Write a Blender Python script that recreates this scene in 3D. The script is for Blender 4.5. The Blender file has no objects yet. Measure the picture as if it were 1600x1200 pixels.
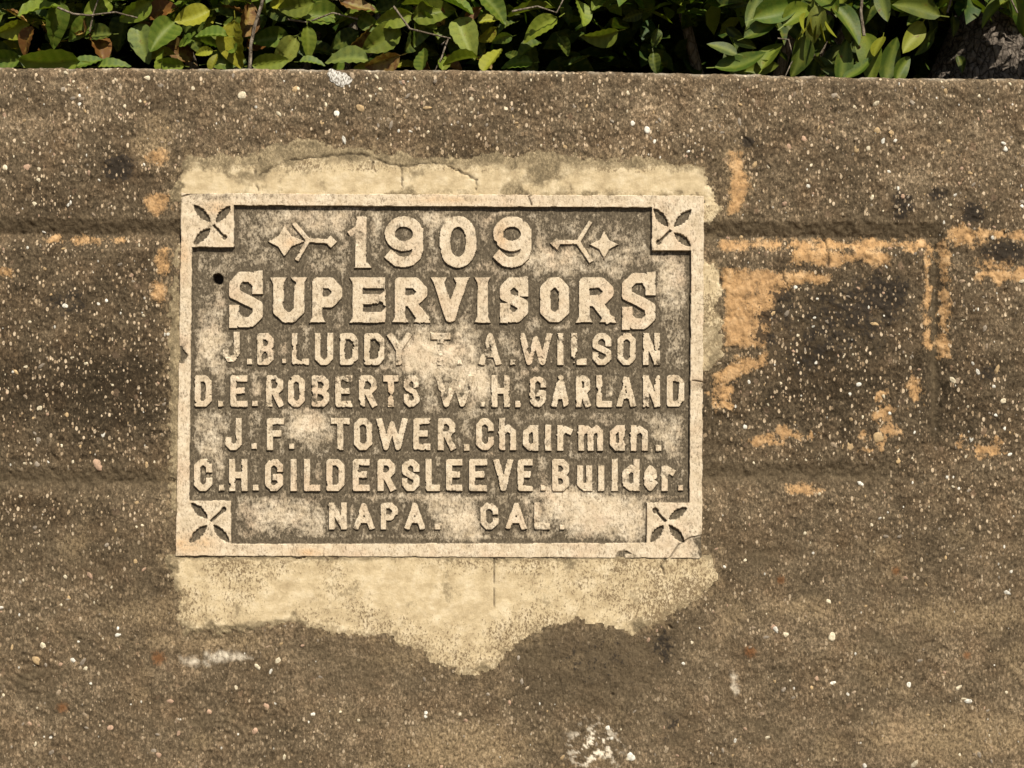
import bpy, math, random
import numpy as np
from mathutils import Vector, Matrix, Euler

# ------------------------------------------------------------------ camera, sky, sun, exposure
scene = bpy.context.scene
col = scene.collection
D = 2.6            # camera to wall face (m)
ZC = 1.40          # camera height above the ground (m)
cam = bpy.data.cameras.new('camera'); cam_o = bpy.data.objects.new('camera', cam); col.objects.link(cam_o)
cam.sensor_width = 36.0; cam.lens = 36.0 * D / 1.6
cam.clip_start = 0.05; cam.clip_end = 2000
cam_o.location = (0, -D, ZC); cam_o.rotation_euler = (math.radians(90), 0, 0)
scene.camera = cam_o
SUN_EL, SUN_AZ = 50.0, 24.0     # azimuth towards +x as seen from the wall's front
world = bpy.data.worlds.new('World'); scene.world = world; world.use_nodes = True
wn = world.node_tree
sky = wn.nodes.new('ShaderNodeTexSky'); sky.sky_type = 'NISHITA'; sky.sun_disc = False
sky.sun_elevation = math.radians(SUN_EL); sky.sun_rotation = math.radians(180 - SUN_AZ)
bg = wn.nodes['Background']; bg.inputs['Strength'].default_value = 0.05
wn.links.new(sky.outputs['Color'], bg.inputs['Color'])
sd_ = bpy.data.lights.new('sun', 'SUN'); sd_.energy = 5.0; sd_.angle = math.radians(0.5); sd_.color = (1.0, 0.93, 0.80)
sun = bpy.data.objects.new('sun', sd_); col.objects.link(sun)
el, az = math.radians(SUN_EL), math.radians(SUN_AZ)
svec = Vector((math.sin(az) * math.cos(el), -math.cos(az) * math.cos(el), math.sin(el)))
sun.rotation_euler = svec.to_track_quat('Z', 'Y').to_euler(); sun.location = svec * 20
scene.view_settings.view_transform = 'Standard'; scene.view_settings.look = 'None'
scene.view_settings.exposure = 0.55; scene.view_settings.gamma = 1.0
scene.view_settings.use_curve_mapping = False

rng = np.random.default_rng(7); random.seed(7)
def W(px, py, y=0.0):
    """photo millimetres on the wall face -> world (metres); y = depth behind the face"""
    return Vector(((px - 800) * 0.001, y, ZC + (600 - py) * 0.001))
def WD(px, py, y):
    k = (D + y) / D
    return Vector(((px - 800) * 0.001 * k, y, ZC + (600 - py) * 0.001 * k))

# ------------------------------------------------------------------ numpy noise
_perm = rng.permutation(512).astype(np.int64); _perm = np.concatenate([_perm, _perm])
_ang = rng.random(512) * 2 * np.pi; _gx, _gy = np.cos(_ang), np.sin(_ang)
def perlin(x, y, seed=0):
    xi = np.floor(x).astype(np.int64); yi = np.floor(y).astype(np.int64)
    fx = x - xi; fy = y - yi
    u = fx * fx * fx * (fx * (fx * 6 - 15) + 10); v = fy * fy * fy * (fy * (fy * 6 - 15) + 10)
    def g(ix, iy, dx, dy):
        h = _perm[(_perm[(ix + seed * 37) & 511] + iy) & 511]
        return _gx[h] * dx + _gy[h] * dy
    a = g(xi, yi, fx, fy); b = g(xi + 1, yi, fx - 1, fy); c = g(xi, yi + 1, fx, fy - 1); d = g(xi + 1, yi + 1, fx - 1, fy - 1)
    return (a + u * (b - a)) * (1 - v) + (c + u * (d - c)) * v
def fbm(x, y, scale, oct=4, seed=0, gain=0.5, sx=1.0, sy=1.0):
    """scale = feature size in mm; returns about -1..1"""
    out = np.zeros(np.broadcast(x, y).shape); a = 1.0; f = 1.0 / scale; tot = 0
    for o in range(oct):
        out += a * perlin(x * f * sx + 13.7 * o, y * f * sy + 7.3 * o, seed + o); tot += a; a *= gain; f *= 2.03
    return out / tot * 1.6
def sstep(a, b, x):
    t = np.clip((x - a) / (b - a), 0, 1); return t * t * (3 - 2 * t)
def gauss(x, y, cx, cy, rx, ry): return np.exp(-(((x - cx) / rx) ** 2 + ((y - cy) / ry) ** 2))
def sd_poly(x, y, pts):
    d = np.full(x.shape, 1e18); s = np.ones(x.shape)
    n = len(pts)
    for i in range(n):
        ax, ay = pts[i]; bx, by = pts[i - 1]
        ex, ey = bx - ax, by - ay; wx, wy = x - ax, y - ay
        t = np.clip((wx * ex + wy * ey) / (ex * ex + ey * ey + 1e-9), 0, 1)
        d = np.minimum(d, (wx - ex * t) ** 2 + (wy - ey * t) ** 2)
        c1 = y >= ay; c2 = y < by; c3 = ex * wy > ey * wx
        flip = (c1 & c2 & c3) | (~c1 & ~c2 & ~c3)
        s = np.where(flip, -s, s)
    return s * np.sqrt(d)
def sd_line(x, y, pts, w, cap=True):
    d = np.full(x.shape, 1e9); n = len(pts)
    for i in range(n - 1):
        ax, ay = pts[i]; bx, by = pts[i + 1]
        L = math.hypot(bx - ax, by - ay) + 1e-9; ux, uy = (bx - ax) / L, (by - ay) / L
        u = (x - ax) * ux + (y - ay) * uy; v = -(x - ax) * uy + (y - ay) * ux
        e0 = w / 2 if (i == 0 and cap) else 0; e1 = w / 2 if (i == n - 2 and cap) else 0
        d = np.minimum(d, np.maximum(np.abs(v) - w / 2, np.maximum(-u - e0, u - L - e1)))
        if i > 0: d = np.minimum(d, np.hypot(x - ax, y - ay) - w / 2)
    return d
def dist_poly(x, y, pts):
    d = np.full(x.shape, 1e9)
    for (ax, ay), (bx, by) in zip(pts[:-1], pts[1:]):
        ex, ey = bx - ax, by - ay
        t = np.clip(((x - ax) * ex + (y - ay) * ey) / (ex * ex + ey * ey + 1e-9), 0, 1)
        d = np.minimum(d, np.hypot(x - ax - ex * t, y - ay - ey * t))
    return d

# ------------------------------------------------------------------ object helpers
def mesh_obj(name, verts, faces, mat, parent=None, smooth=True, attrs=None, origin=None):
    verts = np.asarray(verts, dtype=np.float64); faces = np.asarray(faces, dtype=np.int64)
    if origin is None: origin = (0, 0, 0)
    me = bpy.data.meshes.new(name); k = faces.shape[1]; m = len(faces)
    me.vertices.add(len(verts)); me.vertices.foreach_set('co', (verts - np.asarray(origin)).astype(np.float32).ravel())
    me.loops.add(m * k); me.loops.foreach_set('vertex_index', faces.astype(np.int32).ravel())
    me.polygons.add(m); me.polygons.foreach_set('loop_start', np.arange(0, m * k, k, dtype=np.int32))
    me.update(calc_edges=True)
    me.polygons.foreach_set('use_smooth', np.full(m, smooth, dtype=bool))
    for n, arr in (attrs or {}).items():
        arr = np.asarray(arr)
        if arr.ndim == 1:
            me.attributes.new(n, 'FLOAT', 'POINT').data.foreach_set('value', arr.astype(np.float32))
        else:
            me.attributes.new(n, 'FLOAT_COLOR', 'POINT').data.foreach_set('color', arr.astype(np.float32).ravel())
    me.update()
    if mat: me.materials.append(mat)
    o = bpy.data.objects.new(name, me); col.objects.link(o); o.location = origin
    if parent:
        o.parent = parent; o.location = Vector(origin) - Vector(parent.location)
    return o
def empty(name, loc, label=None, cat=None, group=None):
    o = bpy.data.objects.new(name, None); col.objects.link(o); o.location = loc; o.empty_display_size = 0.05
    if label: o['label'] = label
    if cat: o['category'] = cat
    if group: o['group'] = group
    return o
def sub_mesh(name, V, F, sel, mat, parent, attrs, origin, smooth=True):
    f = F[sel]; used = np.unique(f); remap = np.full(len(V), -1, dtype=np.int64); remap[used] = np.arange(len(used))
    return mesh_obj(name, V[used], remap[f], mat, parent, smooth, {k: a[used] for k, a in attrs.items()}, origin)
def grid_faces(nr, nc):
    i = np.arange(nr * nc).reshape(nr, nc)
    return np.stack([i[:-1, :-1], i[1:, :-1], i[1:, 1:], i[:-1, 1:]], -1).reshape(-1, 4)

# ------------------------------------------------------------------ material helpers
class NT:
    def __init__(s, name):
        s.m = bpy.data.materials.new(name); s.m.use_nodes = True; s.t = s.m.node_tree
        s.b = s.t.nodes['Principled BSDF']; s.out = s.t.nodes['Material Output']
    def n(s, typ, **kw):
        nd = s.t.nodes.new(typ)
        for k, v in kw.items(): setattr(nd, k, v)
        return nd
    def l(s, a, b): s.t.links.new(a, b)
    def pos(s, scale=(1, 1, 1)):
        g = s.n('ShaderNodeNewGeometry'); v = s.n('ShaderNodeVectorMath', operation='MULTIPLY'); v.inputs[1].default_value = scale
        s.l(g.outputs['Position'], v.inputs[0]); return v.outputs[0]
    def noise(s, scale, vec=None, detail=4, rough=0.55, dist=0.0):
        nd = s.n('ShaderNodeTexNoise'); nd.inputs['Scale'].default_value = scale; nd.inputs['Detail'].default_value = detail
        nd.inputs['Roughness'].default_value = rough; nd.inputs['Distortion'].default_value = dist
        if vec is not None: s.l(vec, nd.inputs['Vector'])
        return nd.outputs['Fac']
    def ramp(s, fac, stops, interp='LINEAR'):
        nd = s.n('ShaderNodeValToRGB'); nd.color_ramp.interpolation = interp; e = nd.color_ramp.elements
        while len(e) < len(stops): e.new(0.5)
        for i, (p, c) in enumerate(stops):
            e[i].position = p; e[i].color = (c, c, c, 1) if not hasattr(c, '__len__') else (*c, 1)
        s.l(fac, nd.inputs['Fac']); return nd.outputs['Color']
    def math(s, op, a, b=None, c=None, clamp=False):
        nd = s.n('ShaderNodeMath', operation=op, use_clamp=clamp)
        for i, v in enumerate((a, b, c)):
            if v is None: continue
            if isinstance(v, (int, float)): nd.inputs[i].default_value = v
            else: s.l(v, nd.inputs[i])
        return nd.outputs[0]
    def mix(s, fac, a, b, blend='MIX'):
        nd = s.n('ShaderNodeMix', data_type='RGBA', blend_type=blend)
        for sock, v in ((nd.inputs[0], fac), (nd.inputs[6], a), (nd.inputs[7], b)):
            if isinstance(v, (int, float)): sock.default_value = v
            elif isinstance(v, tuple): sock.default_value = (*v, 1)
            else: s.l(v, sock)
        return nd.outputs[2]
    def attr(s, name, color=False):
        nd = s.n('ShaderNodeAttribute', attribute_name=name); return nd.outputs['Color'] if color else nd.outputs['Fac']
    def bump(s, h, strength, dist, normal=None):
        nd = s.n('ShaderNodeBump'); nd.inputs['Strength'].default_value = strength; nd.inputs['Distance'].default_value = dist
        s.l(h, nd.inputs['Height'])
        if normal is not None: s.l(normal, nd.inputs['Normal'])
        return nd.outputs[0]
    def done(s, color, rough=0.9, normal=None, spec=0.2):
        if isinstance(color, tuple): s.b.inputs['Base Color'].default_value = (*color, 1)
        else: s.l(color, s.b.inputs['Base Color'])
        s.b.inputs['Roughness'].default_value = rough; s.b.inputs['Specular IOR Level'].default_value = spec
        if normal is not None: s.l(normal, s.b.inputs['Normal'])
        return s.m

def mat_wall():
    t = NT('weathered_concrete')
    p = t.pos(); pv = t.pos((1, 1, 0.68))
    n1 = t.noise(270, pv, 5, 0.72, 0.5)           # fine upright grain
    n2 = t.noise(45, p, 6, 0.65)
    n3 = t.noise(7, p, 5, 0.6)
    s = t.math('MULTIPLY_ADD', n1, 0.62, t.math('MULTIPLY_ADD', n2, 0.26, t.math('MULTIPLY', n3, 0.22)))
    s = t.math('ADD', s, t.math('MULTIPLY', t.attr('tone'), 0.11))
    base = t.ramp(s, [(0.42, (0.032, 0.025, 0.016)), (0.52, (0.080, 0.063, 0.041)), (0.60, (0.135, 0.107, 0.071)), (0.67, (0.27, 0.215, 0.145)), (0.74, (0.50, 0.41, 0.29))])
    base = t.mix(t.ramp(t.noise(16, p, 5, .6), [(0.45, 0.0), (0.72, 0.45)]), base, t.mix(1.0, base, (1.10, 0.90, 0.76), 'MULTIPLY'))
    # grit of pale sand grains in the matrix
    vo = t.n('ShaderNodeTexVoronoi'); vo.inputs['Scale'].default_value = 175; t.l(t.pos((1, 1, 0.62)), vo.inputs['Vector'])
    sp = t.n('ShaderNodeSeparateColor'); t.l(vo.outputs['Color'], sp.inputs[0])
    rad = t.math('MULTIPLY', t.math('SUBTRACT', sp.outputs[0], 0.62), 1.1)
    g = t.math('MULTIPLY', t.math('LESS_THAN', vo.outputs['Distance'], rad), t.math('SUBTRACT', 1.0, t.attr('smooth'), clamp=True))
    gcol = t.ramp(sp.outputs[1], [(0.0, (0.24, 0.18, 0.115)), (0.6, (0.42, 0.33, 0.22)), (1.0, (0.62, 0.53, 0.40))])
    base = t.mix(t.math('MULTIPLY', g, 0.8), base, gcol)
    v3 = t.n('ShaderNodeTexVoronoi'); v3.inputs['Scale'].default_value = 290; t.l(t.pos((1, 1, 0.55)), v3.inputs['Vector'])
    s3 = t.n('ShaderNodeSeparateColor'); t.l(v3.outputs['Color'], s3.inputs[0])
    g3 = t.math('MULTIPLY', t.math('LESS_THAN', v3.outputs['Distance'], t.math('MULTIPLY', t.math('SUBTRACT', s3.outputs[0], 0.66), 1.6)), t.math('SUBTRACT', 1.0, t.math('MULTIPLY', t.attr('smooth'), 0.7), clamp=True))
    base = t.mix(t.math('MULTIPLY', g3, t.ramp(t.noise(24, p, 4, .6), [(0.38, 0.15), (0.58, 0.95)])), base, t.ramp(s3.outputs[1], [(0.0, (0.20, 0.15, 0.10)), (0.6, (0.38, 0.30, 0.205)), (1.0, (0.60, 0.51, 0.38))]))
    # larger worn stones flush with the face
    v2 = t.n('ShaderNodeTexVoronoi'); v2.inputs['Scale'].default_value = 62; 
    nv = t.n('ShaderNodeTexNoise'); nv.inputs['Scale'].default_value = 110; nv.inputs['Detail'].default_value = 3; t.l(p, nv.inputs['Vector'])
    ad = t.n('ShaderNodeVectorMath', operation='MULTIPLY_ADD'); ad.inputs[1].default_value = (0.010, 0.010, 0.010); t.l(nv.outputs['Color'], ad.inputs[0]); t.l(t.pos((1, 1, 0.85)), ad.inputs[2]); t.l(ad.outputs[0], v2.inputs['Vector'])
    s2 = t.n('ShaderNodeSeparateColor'); t.l(v2.outputs['Color'], s2.inputs[0])
    r2 = t.math('ADD', t.math('MULTIPLY', t.math('SUBTRACT', s2.outputs[0], 0.80), 1.7), t.math('MULTIPLY', t.math('SUBTRACT', n1, 0.5), 0.35))
    g2 = t.math('MULTIPLY', t.math('LESS_THAN', v2.outputs['Distance'], r2), t.math('SUBTRACT', 1.0, t.attr('smooth'), clamp=True))
    base = t.mix(t.math('MULTIPLY', g2, 0.55), base, t.ramp(s2.outputs[1], [(0.0, (0.060, 0.048, 0.034)), (0.35, (0.16, 0.115, 0.08)), (0.65, (0.30, 0.205, 0.135)), (1.0, (0.46, 0.36, 0.24))]))
    # dark pores
    base = t.mix(t.math('MULTIPLY', t.ramp(t.noise(150, p, 4, .7), [(0.33, 0.8), (0.43, 0.0)]), t.math('SUBTRACT', 1.0, t.math('MULTIPLY', t.attr('smooth'), 0.8))), base, (0.030, 0.022, 0.014))
    # smooth dirty slurry
    base = t.mix(t.math('MULTIPLY', t.attr('smooth'), 0.85), base, t.ramp(n1, [(0.32, (0.058, 0.046, 0.029)), (0.66, (0.128, 0.102, 0.066))]))
    # tan bare patches
    base = t.mix(t.math('MULTIPLY', t.attr('tan'), t.ramp(n1, [(0.38, 0.15), (0.6, 0.95)])), base, t.ramp(n1, [(0.3, (0.21, 0.155, 0.09)), (0.75, (0.40, 0.32, 0.20))]))
    # ochre paint remnants
    och = t.ramp(n2, [(0.3, (0.22, 0.145, 0.078)), (0.50, (0.42, 0.268, 0.130)), (0.68, (0.56, 0.395, 0.225))])
    och = t.mix(t.ramp(t.noise(130, p, 5, .7), [(0.34, 0.9), (0.42, 0.0)]), och, (0.10, 0.065, 0.035))
    och = t.mix(t.ramp(n3, [(0.45, 0.0), (0.65, 0.5)]), och, (0.36, 0.235, 0.125))
    om = t.ramp(t.math('ADD', t.attr('orange'), t.math('ADD', t.math('MULTIPLY', t.math('SUBTRACT', n1, 0.5), 1.3), t.math('MULTIPLY', t.math('SUBTRACT', n2, 0.5), 0.9))), [(0.38, 0.0), (0.74, 0.93)])
    base = t.mix(om, base, och)
    # rusty and black growth
    base = t.mix(t.ramp(t.math('ADD', t.attr('rust'), t.math('MULTIPLY', t.math('SUBTRACT', n1, 0.5), 1.6)), [(0.40, 0.0), (0.85, 0.7)]), base, (0.17, 0.075, 0.028))
    dm = t.ramp(t.math('ADD', t.attr('dark'), t.math('ADD', t.math('MULTIPLY', t.math('SUBTRACT', n1, 0.5), 2.0), t.math('MULTIPLY', t.math('SUBTRACT', n2, 0.5), 1.4))), [(0.42, 0.0), (0.62, 0.88)])
    keepg = t.math('MULTIPLY', t.math('SUBTRACT', 1.0, t.math('MULTIPLY', g, 0.75)), t.math('SUBTRACT', 1.0, t.math('MULTIPLY', g3, 0.7)))
    base = t.mix(t.math('MULTIPLY', dm, keepg), base, (0.022, 0.019, 0.016))
    base = t.mix(t.attr('pale'), base, t.ramp(n1, [(0.33, (0.30, 0.26, 0.20)), (0.5, (0.72, 0.68, 0.58))]))
    base = t.mix(1.0, base, (1.10, 1.03, 0.96), 'MULTIPLY')
    base = t.mix(t.attr('crack'), base, (0.022, 0.016, 0.010))
    nb = t.bump(n1, 0.5, 0.004); nb = t.bump(n2, 0.45, 0.010, nb)
    return t.done(base, 0.93, nb, 0.12)

def mat_mortar():
    t = NT('cream_mortar')
    p = t.pos(); pv = t.pos((1, 1, 0.66))
    n1 = t.noise(300, pv, 5, 0.75, 0.5); n2 = t.noise(38, p, 6, 0.65); n3 = t.noise(9, p, 4)
    base = t.ramp(n2, [(0.28, (0.36, 0.275, 0.165)), (0.48, (0.545, 0.435, 0.27)), (0.70, (0.67, 0.56, 0.385))])
    base = t.mix(t.ramp(t.noise(30, t.pos((1, 1, 2.2)), 6, .7), [(0.45, 0.0), (0.66, 0.6)]), base, (0.36, 0.27, 0.155))
    pit = t.ramp(t.math('ADD', n1, t.math('MULTIPLY', t.attr('pit'), 0.24)), [(0.56, 0.0), (0.65, 0.9)])
    base = t.mix(pit, base, (0.145, 0.10, 0.055))
    d = t.ramp(t.math('ADD', t.attr('dirt'), t.math('MULTIPLY', t.math('SUBTRACT', n1, 0.5), 1.3)), [(0.36, 0.0), (0.72, 1.0)])
    base = t.mix(d, base, t.ramp(t.math('MULTIPLY_ADD', n1, 0.6, t.math('MULTIPLY', n2, 0.4)), [(0.38, (0.085, 0.066, 0.040)), (0.5, (0.20, 0.155, 0.092)), (0.62, (0.40, 0.315, 0.19))]))
    base = t.mix(t.attr('crack'), base, (0.04, 0.028, 0.017))
    nb = t.bump(n1, 0.35, 0.003); nb = t.bump(n2, 0.2, 0.005, nb)
    return t.done(base, 0.93, nb, 0.12)

def mat_plaque():
    t = NT('weathered_stone')
    p = t.pos(); pv = t.pos((1, 1, 0.55))
    n1 = t.noise(300, pv, 5, 0.75, 0.4); n2 = t.noise(50, p, 5, 0.6); n3 = t.noise(14, p, 4)
    cream = t.ramp(n2, [(0.25, (0.45, 0.355, 0.235)), (0.5, (0.60, 0.495, 0.355)), (0.8, (0.70, 0.605, 0.465))])
    cream = t.mix(t.math('MULTIPLY', t.ramp(n3, [(0.5, 0.0), (0.68, 1.0)]), 0.5), cream, (0.55, 0.39, 0.26))
    cream = t.mix(t.math('MULTIPLY', t.attr('ochre'), t.ramp(n2, [(0.35, 0.2), (0.6, 1.0)])), cream, (0.56, 0.34, 0.16))
    cream = t.mix(t.ramp(n1, [(0.36, 0.8), (0.50, 0.0)]), cream, (0.27, 0.20, 0.13))
    dirt = t.ramp(n1, [(0.32, (0.046, 0.036, 0.024)), (0.52, (0.105, 0.083, 0.055)), (0.70, (0.23, 0.185, 0.125))])
    f = t.math('ADD', t.attr('clean'), t.math('ADD', t.math('MULTIPLY', t.math('SUBTRACT', n1, 0.5), 1.25), t.math('MULTIPLY', t.math('SUBTRACT', t.noise(95, p, 5, .65), 0.5), 1.2)))
    base = t.mix(t.ramp(f, [(0.16, 0.0), (0.80, 1.0)]), dirt, cream)
    base = t.mix(t.attr('crack'), base, (0.035, 0.026, 0.018))
    nb = t.bump(n1, 0.4, 0.003); nb = t.bump(n2, 0.25, 0.006, nb)
    return t.done(base, 0.9, nb, 0.15)

def mat_objcolor(name, rough=0.8, bump_scale=200, var=0.3):
    t = NT(name); oi = t.n('ShaderNodeObjectInfo'); n = t.noise(bump_scale, t.pos(), 4)
    c = t.mix(t.ramp(n, [(0.3, var), (0.65, 0.0)]), oi.outputs['Color'], (0.12, 0.09, 0.06))
    return t.done(c, rough, t.bump(n, 0.3, 0.002), 0.25)
def mat_vcolor(name):
    t = NT(name); n = t.noise(260, t.pos(), 3)
    c = t.mix(t.ramp(n, [(0.35, 0.6), (0.62, 0.1)]), t.attr('tint', True), (0.12, 0.09, 0.06))
    return t.done(c, 0.85, None, 0.2)

def leaf_shader(name, objcol=True):
    t = NT(name)
    if objcol:
        oi = t.n('ShaderNodeObjectInfo'); base = oi.outputs['Color']; rnd = oi.outputs['Random']
    else:
        base = t.attr('tint', True); rnd = None
    p = t.pos()
    n2 = t.noise(70, p, 4); n1 = t.noise(300, p, 3)
    base2 = t.mix(t.ramp(n2, [(0.45, 0.0), (0.75, 0.35)]), base, (0.26, 0.25, 0.03), 'MIX')
    base2 = t.mix(t.ramp(n1, [(0.3, 0.45), (0.5, 0.0)]), base2, t.mix(0.65, base, (0.02, 0.03, 0.005)))
    if objcol:
        vein = t.attr('vein')
        base2 = t.mix(t.math('SUBTRACT', 0.28, t.math('MULTIPLY', vein, 0.5), clamp=True), base2, t.mix(1.0, base2, (0.35, 0.42, 0.3), 'MULTIPLY'))
        base2 = t.mix(t.math('MULTIPLY', vein, 0.3), base2, (0.30, 0.33, 0.06))
        al = t.n('ShaderNodeObjectInfo').outputs['Alpha']     # 1 = sound leaf, lower = browned and spotted
        spot = t.ramp(t.math('ADD', n2, t.math('MULTIPLY', t.math('SUBTRACT', 1.0, al), 0.5)), [(0.70, 0.0), (0.80, 0.8)])
        base2 = t.mix(spot, base2, (0.10, 0.035, 0.010))
    t.l(base2, t.b.inputs['Base Color']); t.b.inputs['Roughness'].default_value = 0.5; t.b.inputs['Specular IOR Level'].default_value = 0.18
    nb = t.bump(n1, 0.25, 0.0015); t.l(nb, t.b.inputs['Normal'])
    tr = t.n('ShaderNodeBsdfTranslucent'); t.l(t.mix(1.0, base2, (0.9, 1.0, 0.45), 'MULTIPLY'), tr.inputs['Color'])
    ms = t.n('ShaderNodeMixShader'); ms.inputs[0].default_value = 0.28
    t.l(t.b.outputs[0], ms.inputs[1]); t.l(tr.outputs[0], ms.inputs[2]); t.l(ms.outputs[0], t.out.inputs['Surface'])
    return t.m
def mat_bark(name, c0, c1, sc=60):
    t = NT(name); p = t.pos((1, 1, 0.45)); n = t.noise(sc, p, 6, 0.7, 0.8)
    v = t.n('ShaderNodeTexVoronoi', feature='DISTANCE_TO_EDGE'); v.inputs['Scale'].default_value = sc * 0.7; t.l(p, v.inputs['Vector'])
    c = t.mix(t.ramp(v.outputs['Distance'], [(0.0, 0.0), (0.12, 1.0)]), c0, t.ramp(n, [(0.3, c0), (0.65, c1)]))
    return t.done(c, 0.9, t.bump(n, 0.8, 0.008, t.bump(v.outputs['Distance'], 0.5, 0.02)), 0.15)
def mat_soil():
    t = NT('dry_soil'); n = t.noise(12, t.pos(), 8, 0.65)
    return t.done(t.ramp(n, [(0.3, (0.07, 0.05, 0.03)), (0.7, (0.20, 0.155, 0.10))]), 0.95, t.bump(n, 0.6, 0.03))

M_wall, M_mortar, M_plaque, M_soil = mat_wall(), mat_mortar(), mat_plaque(), mat_soil()
M_pebble = mat_objcolor('river_pebble', 0.85, 240, 0.6); M_grit = mat_vcolor('sand_grit')
M_leaf = leaf_shader('leaf'); M_fol = leaf_shader('foliage_mass', False)
M_twig = mat_bark('grey_twig', (0.10, 0.075, 0.05), (0.30, 0.25, 0.19), 120)
M_trunk = mat_bark('rough_bark', (0.022, 0.017, 0.013), (0.23, 0.19, 0.155), 110)

# ------------------------------------------------------------------ ground
def ground(name, x0, x1, y0, y1, z):
    n = 40; gx, gy = np.meshgrid(np.linspace(x0, x1, n), np.linspace(y0, y1, n)); g = np.stack([gx, gy, np.full_like(gx, z)], -1).reshape(-1, 3)
    o = mesh_obj(name, g, grid_faces(n, n)[:, ::-1], M_soil); o['kind'] = 'structure'; return o
ground('ground', -400, 400, -400, 0.2, 0.0)
ZT = ZC + 0.490
ground('earth_bank', -400, 400, 0.27, 400, ZT - 0.16)

# ------------------------------------------------------------------ the concrete wall
wall = empty('concrete_wall', (0, 0.14, 0), 'weathered brown concrete wall with exposed pebbles and ochre paint remnants', 'wall')
PLQ = [(283, 301), (1101, 305), (1097, 873), (274, 869)]      # plaque outline
def top_line(x): return np.interp(x, [-3000, 0, 400, 800, 1100, 1300, 1600, 4000], [95, 104, 105, 109, 113, 118, 122, 140])
def axis(a, b, step, lo, hi):
    mid = np.arange(a, b + step / 2, step); out = [mid]
    s = step; x = mid[-1]; ext = []
    while x < hi: s = min(s * 1.35, 120); x += s; ext.append(x)
    s = step; x = mid[0]; pre = []
    while x > lo: s = min(s * 1.35, 120); x -= s; pre.append(x)
    return np.concatenate([pre[::-1], mid, ext])
RES = 2.0
xs = axis(-70, 1670, RES, -4500, 6000)
vs = axis(0, 1130, RES, 0.5, 1890)                 # mm below the wall top
vs = vs[vs >= 0]
R = 14.0
pre_rows = [(280, -200), (280, -40), (279, 0), (200, 0), (120, 0), (60, 0), (30, 0), (18, 0)]
arc = [(R - R * math.sin(a), -R + R * math.cos(a)) for a in np.linspace(0, math.pi / 2, 6)[:-1]]
rows = [(a, b) for a, b in pre_rows] + arc
front = vs[vs >= R]
nr = len(rows) + len(front)
X = np.broadcast_to(xs, (nr, len(xs))).copy()
dep = np.concatenate([[r[0] for r in rows], np.zeros(len(front))])[:, None] * np.ones_like(X)
dn = np.concatenate([[-r[1] for r in rows], front])[:, None] * np.ones_like(X)
TL = top_line(X); TLn = TL + fbm(X, X * 0 + 3, 70, 5, 91, .6) * 3.2
P = TL + dn                                         # photo y
isfront = sstep(0, R, dn) * (dep < R)
# --- relief in mm (positive = proud)
x, y = X, P
h = fbm(x, y, 260, 3, 1) * 2.5 + fbm(x, y, 40, 4, 5) * 1.6
rough_zone = np.clip(1 - 0.5 * sstep(770, 820, y), 0, 1)
h += fbm(x, y, 13, 3, 9, 0.65, 1.0, 0.7) * 2.0 * rough_zone + fbm(x, y, 7, 2, 12, 0.6, 1.2, 0.7) * (0.6 + 0.9 * rough_zone)
wob = fbm(x, y, 120, 3, 21) * 5
def groove(d, up, dn_, depth):       # d = y - centre
    return -depth * (np.clip(1 + d / up, 0, 1) * (d <= 0) + np.clip(1 - d / dn_, 0, 1) * (d > 0))
rightend = sstep(1476, 1466, x)
gt = 366 + (x - 200) * 0.004 + wob * 0.4
gb = 752 - (x > 700) * 8 + wob * 0.6
inner = sstep(1464, 1458, x)
h += groove(y - gt, 24, 26, 8.5) * rightend
h += groove(y - gb, 22, 28, 4.5) * sstep(1470, 1380, x)
vg = np.clip(1 - np.abs(x - 1463 - wob * 0.3) / 18, 0, 1) * sstep(374, 392, y) * sstep(745, 620, y)
h -= 8.5 * vg
ledge = 1040 + fbm(x, y * 0 + 5, 90, 3, 33) * 14
h -= 1.1 * sstep(-7, 7, y - ledge) * sstep(1100, 1250, x)
h -= 1.5 * sstep(-10, 6, y - 990 - wob) * sstep(520, 380, x)
for cx, cy, r in ((400, 1120, 50), (345, 1150, 42), (45, 1045, 60), (1290, 1050, 45)):   # trowel swirls
    dd = np.hypot(x - cx, (y - cy) * 1.5) + fbm(x, y, 25, 2, 40) * 8
    h += np.sin(dd / 2.6) * 0.9 * gauss(x, y, cx, cy, r, r * 0.7)
pits = sstep(0.55, 0.75, fbm(x, y, 22, 3, 50)); h -= pits * 2.5
# --- mortar bed round the plaque
mo_poly = [[(264, 866), (262, 884), (282, 932), (276, 962), (292, 986), (372, 992), (452, 974), (520, 988), (604, 990), (652, 1012), (690, 1040), (742, 1054), (772, 1034), (830, 986), (902, 964), (990, 984), (1040, 962), (1088, 934), (1118, 902), (1112, 866)],
           [(270, 312), (284, 262), (292, 246), (380, 246), (420, 232), (480, 224), (560, 236), (700, 246), (860, 242), (1000, 250), (1100, 262), (1112, 290), (1120, 330), (1112, 352), (1096, 352), (1096, 310)],
           [(1096, 408), (1124, 424), (1120, 470), (1128, 520), (1126, 552), (1106, 575), (1094, 575)], [(284, 380), (268, 400), (262, 520), (268, 640), (266, 800), (280, 800)]]
md = np.full_like(x, 999.0)
for pl in mo_poly: md = np.minimum(md, sd_poly(x, y, pl))
md_n = md + fbm(x, y, 30, 6, 110, 0.75, .8, 1.15) * 22 + fbm(x, y, 300, 2, 115) * 6
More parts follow.
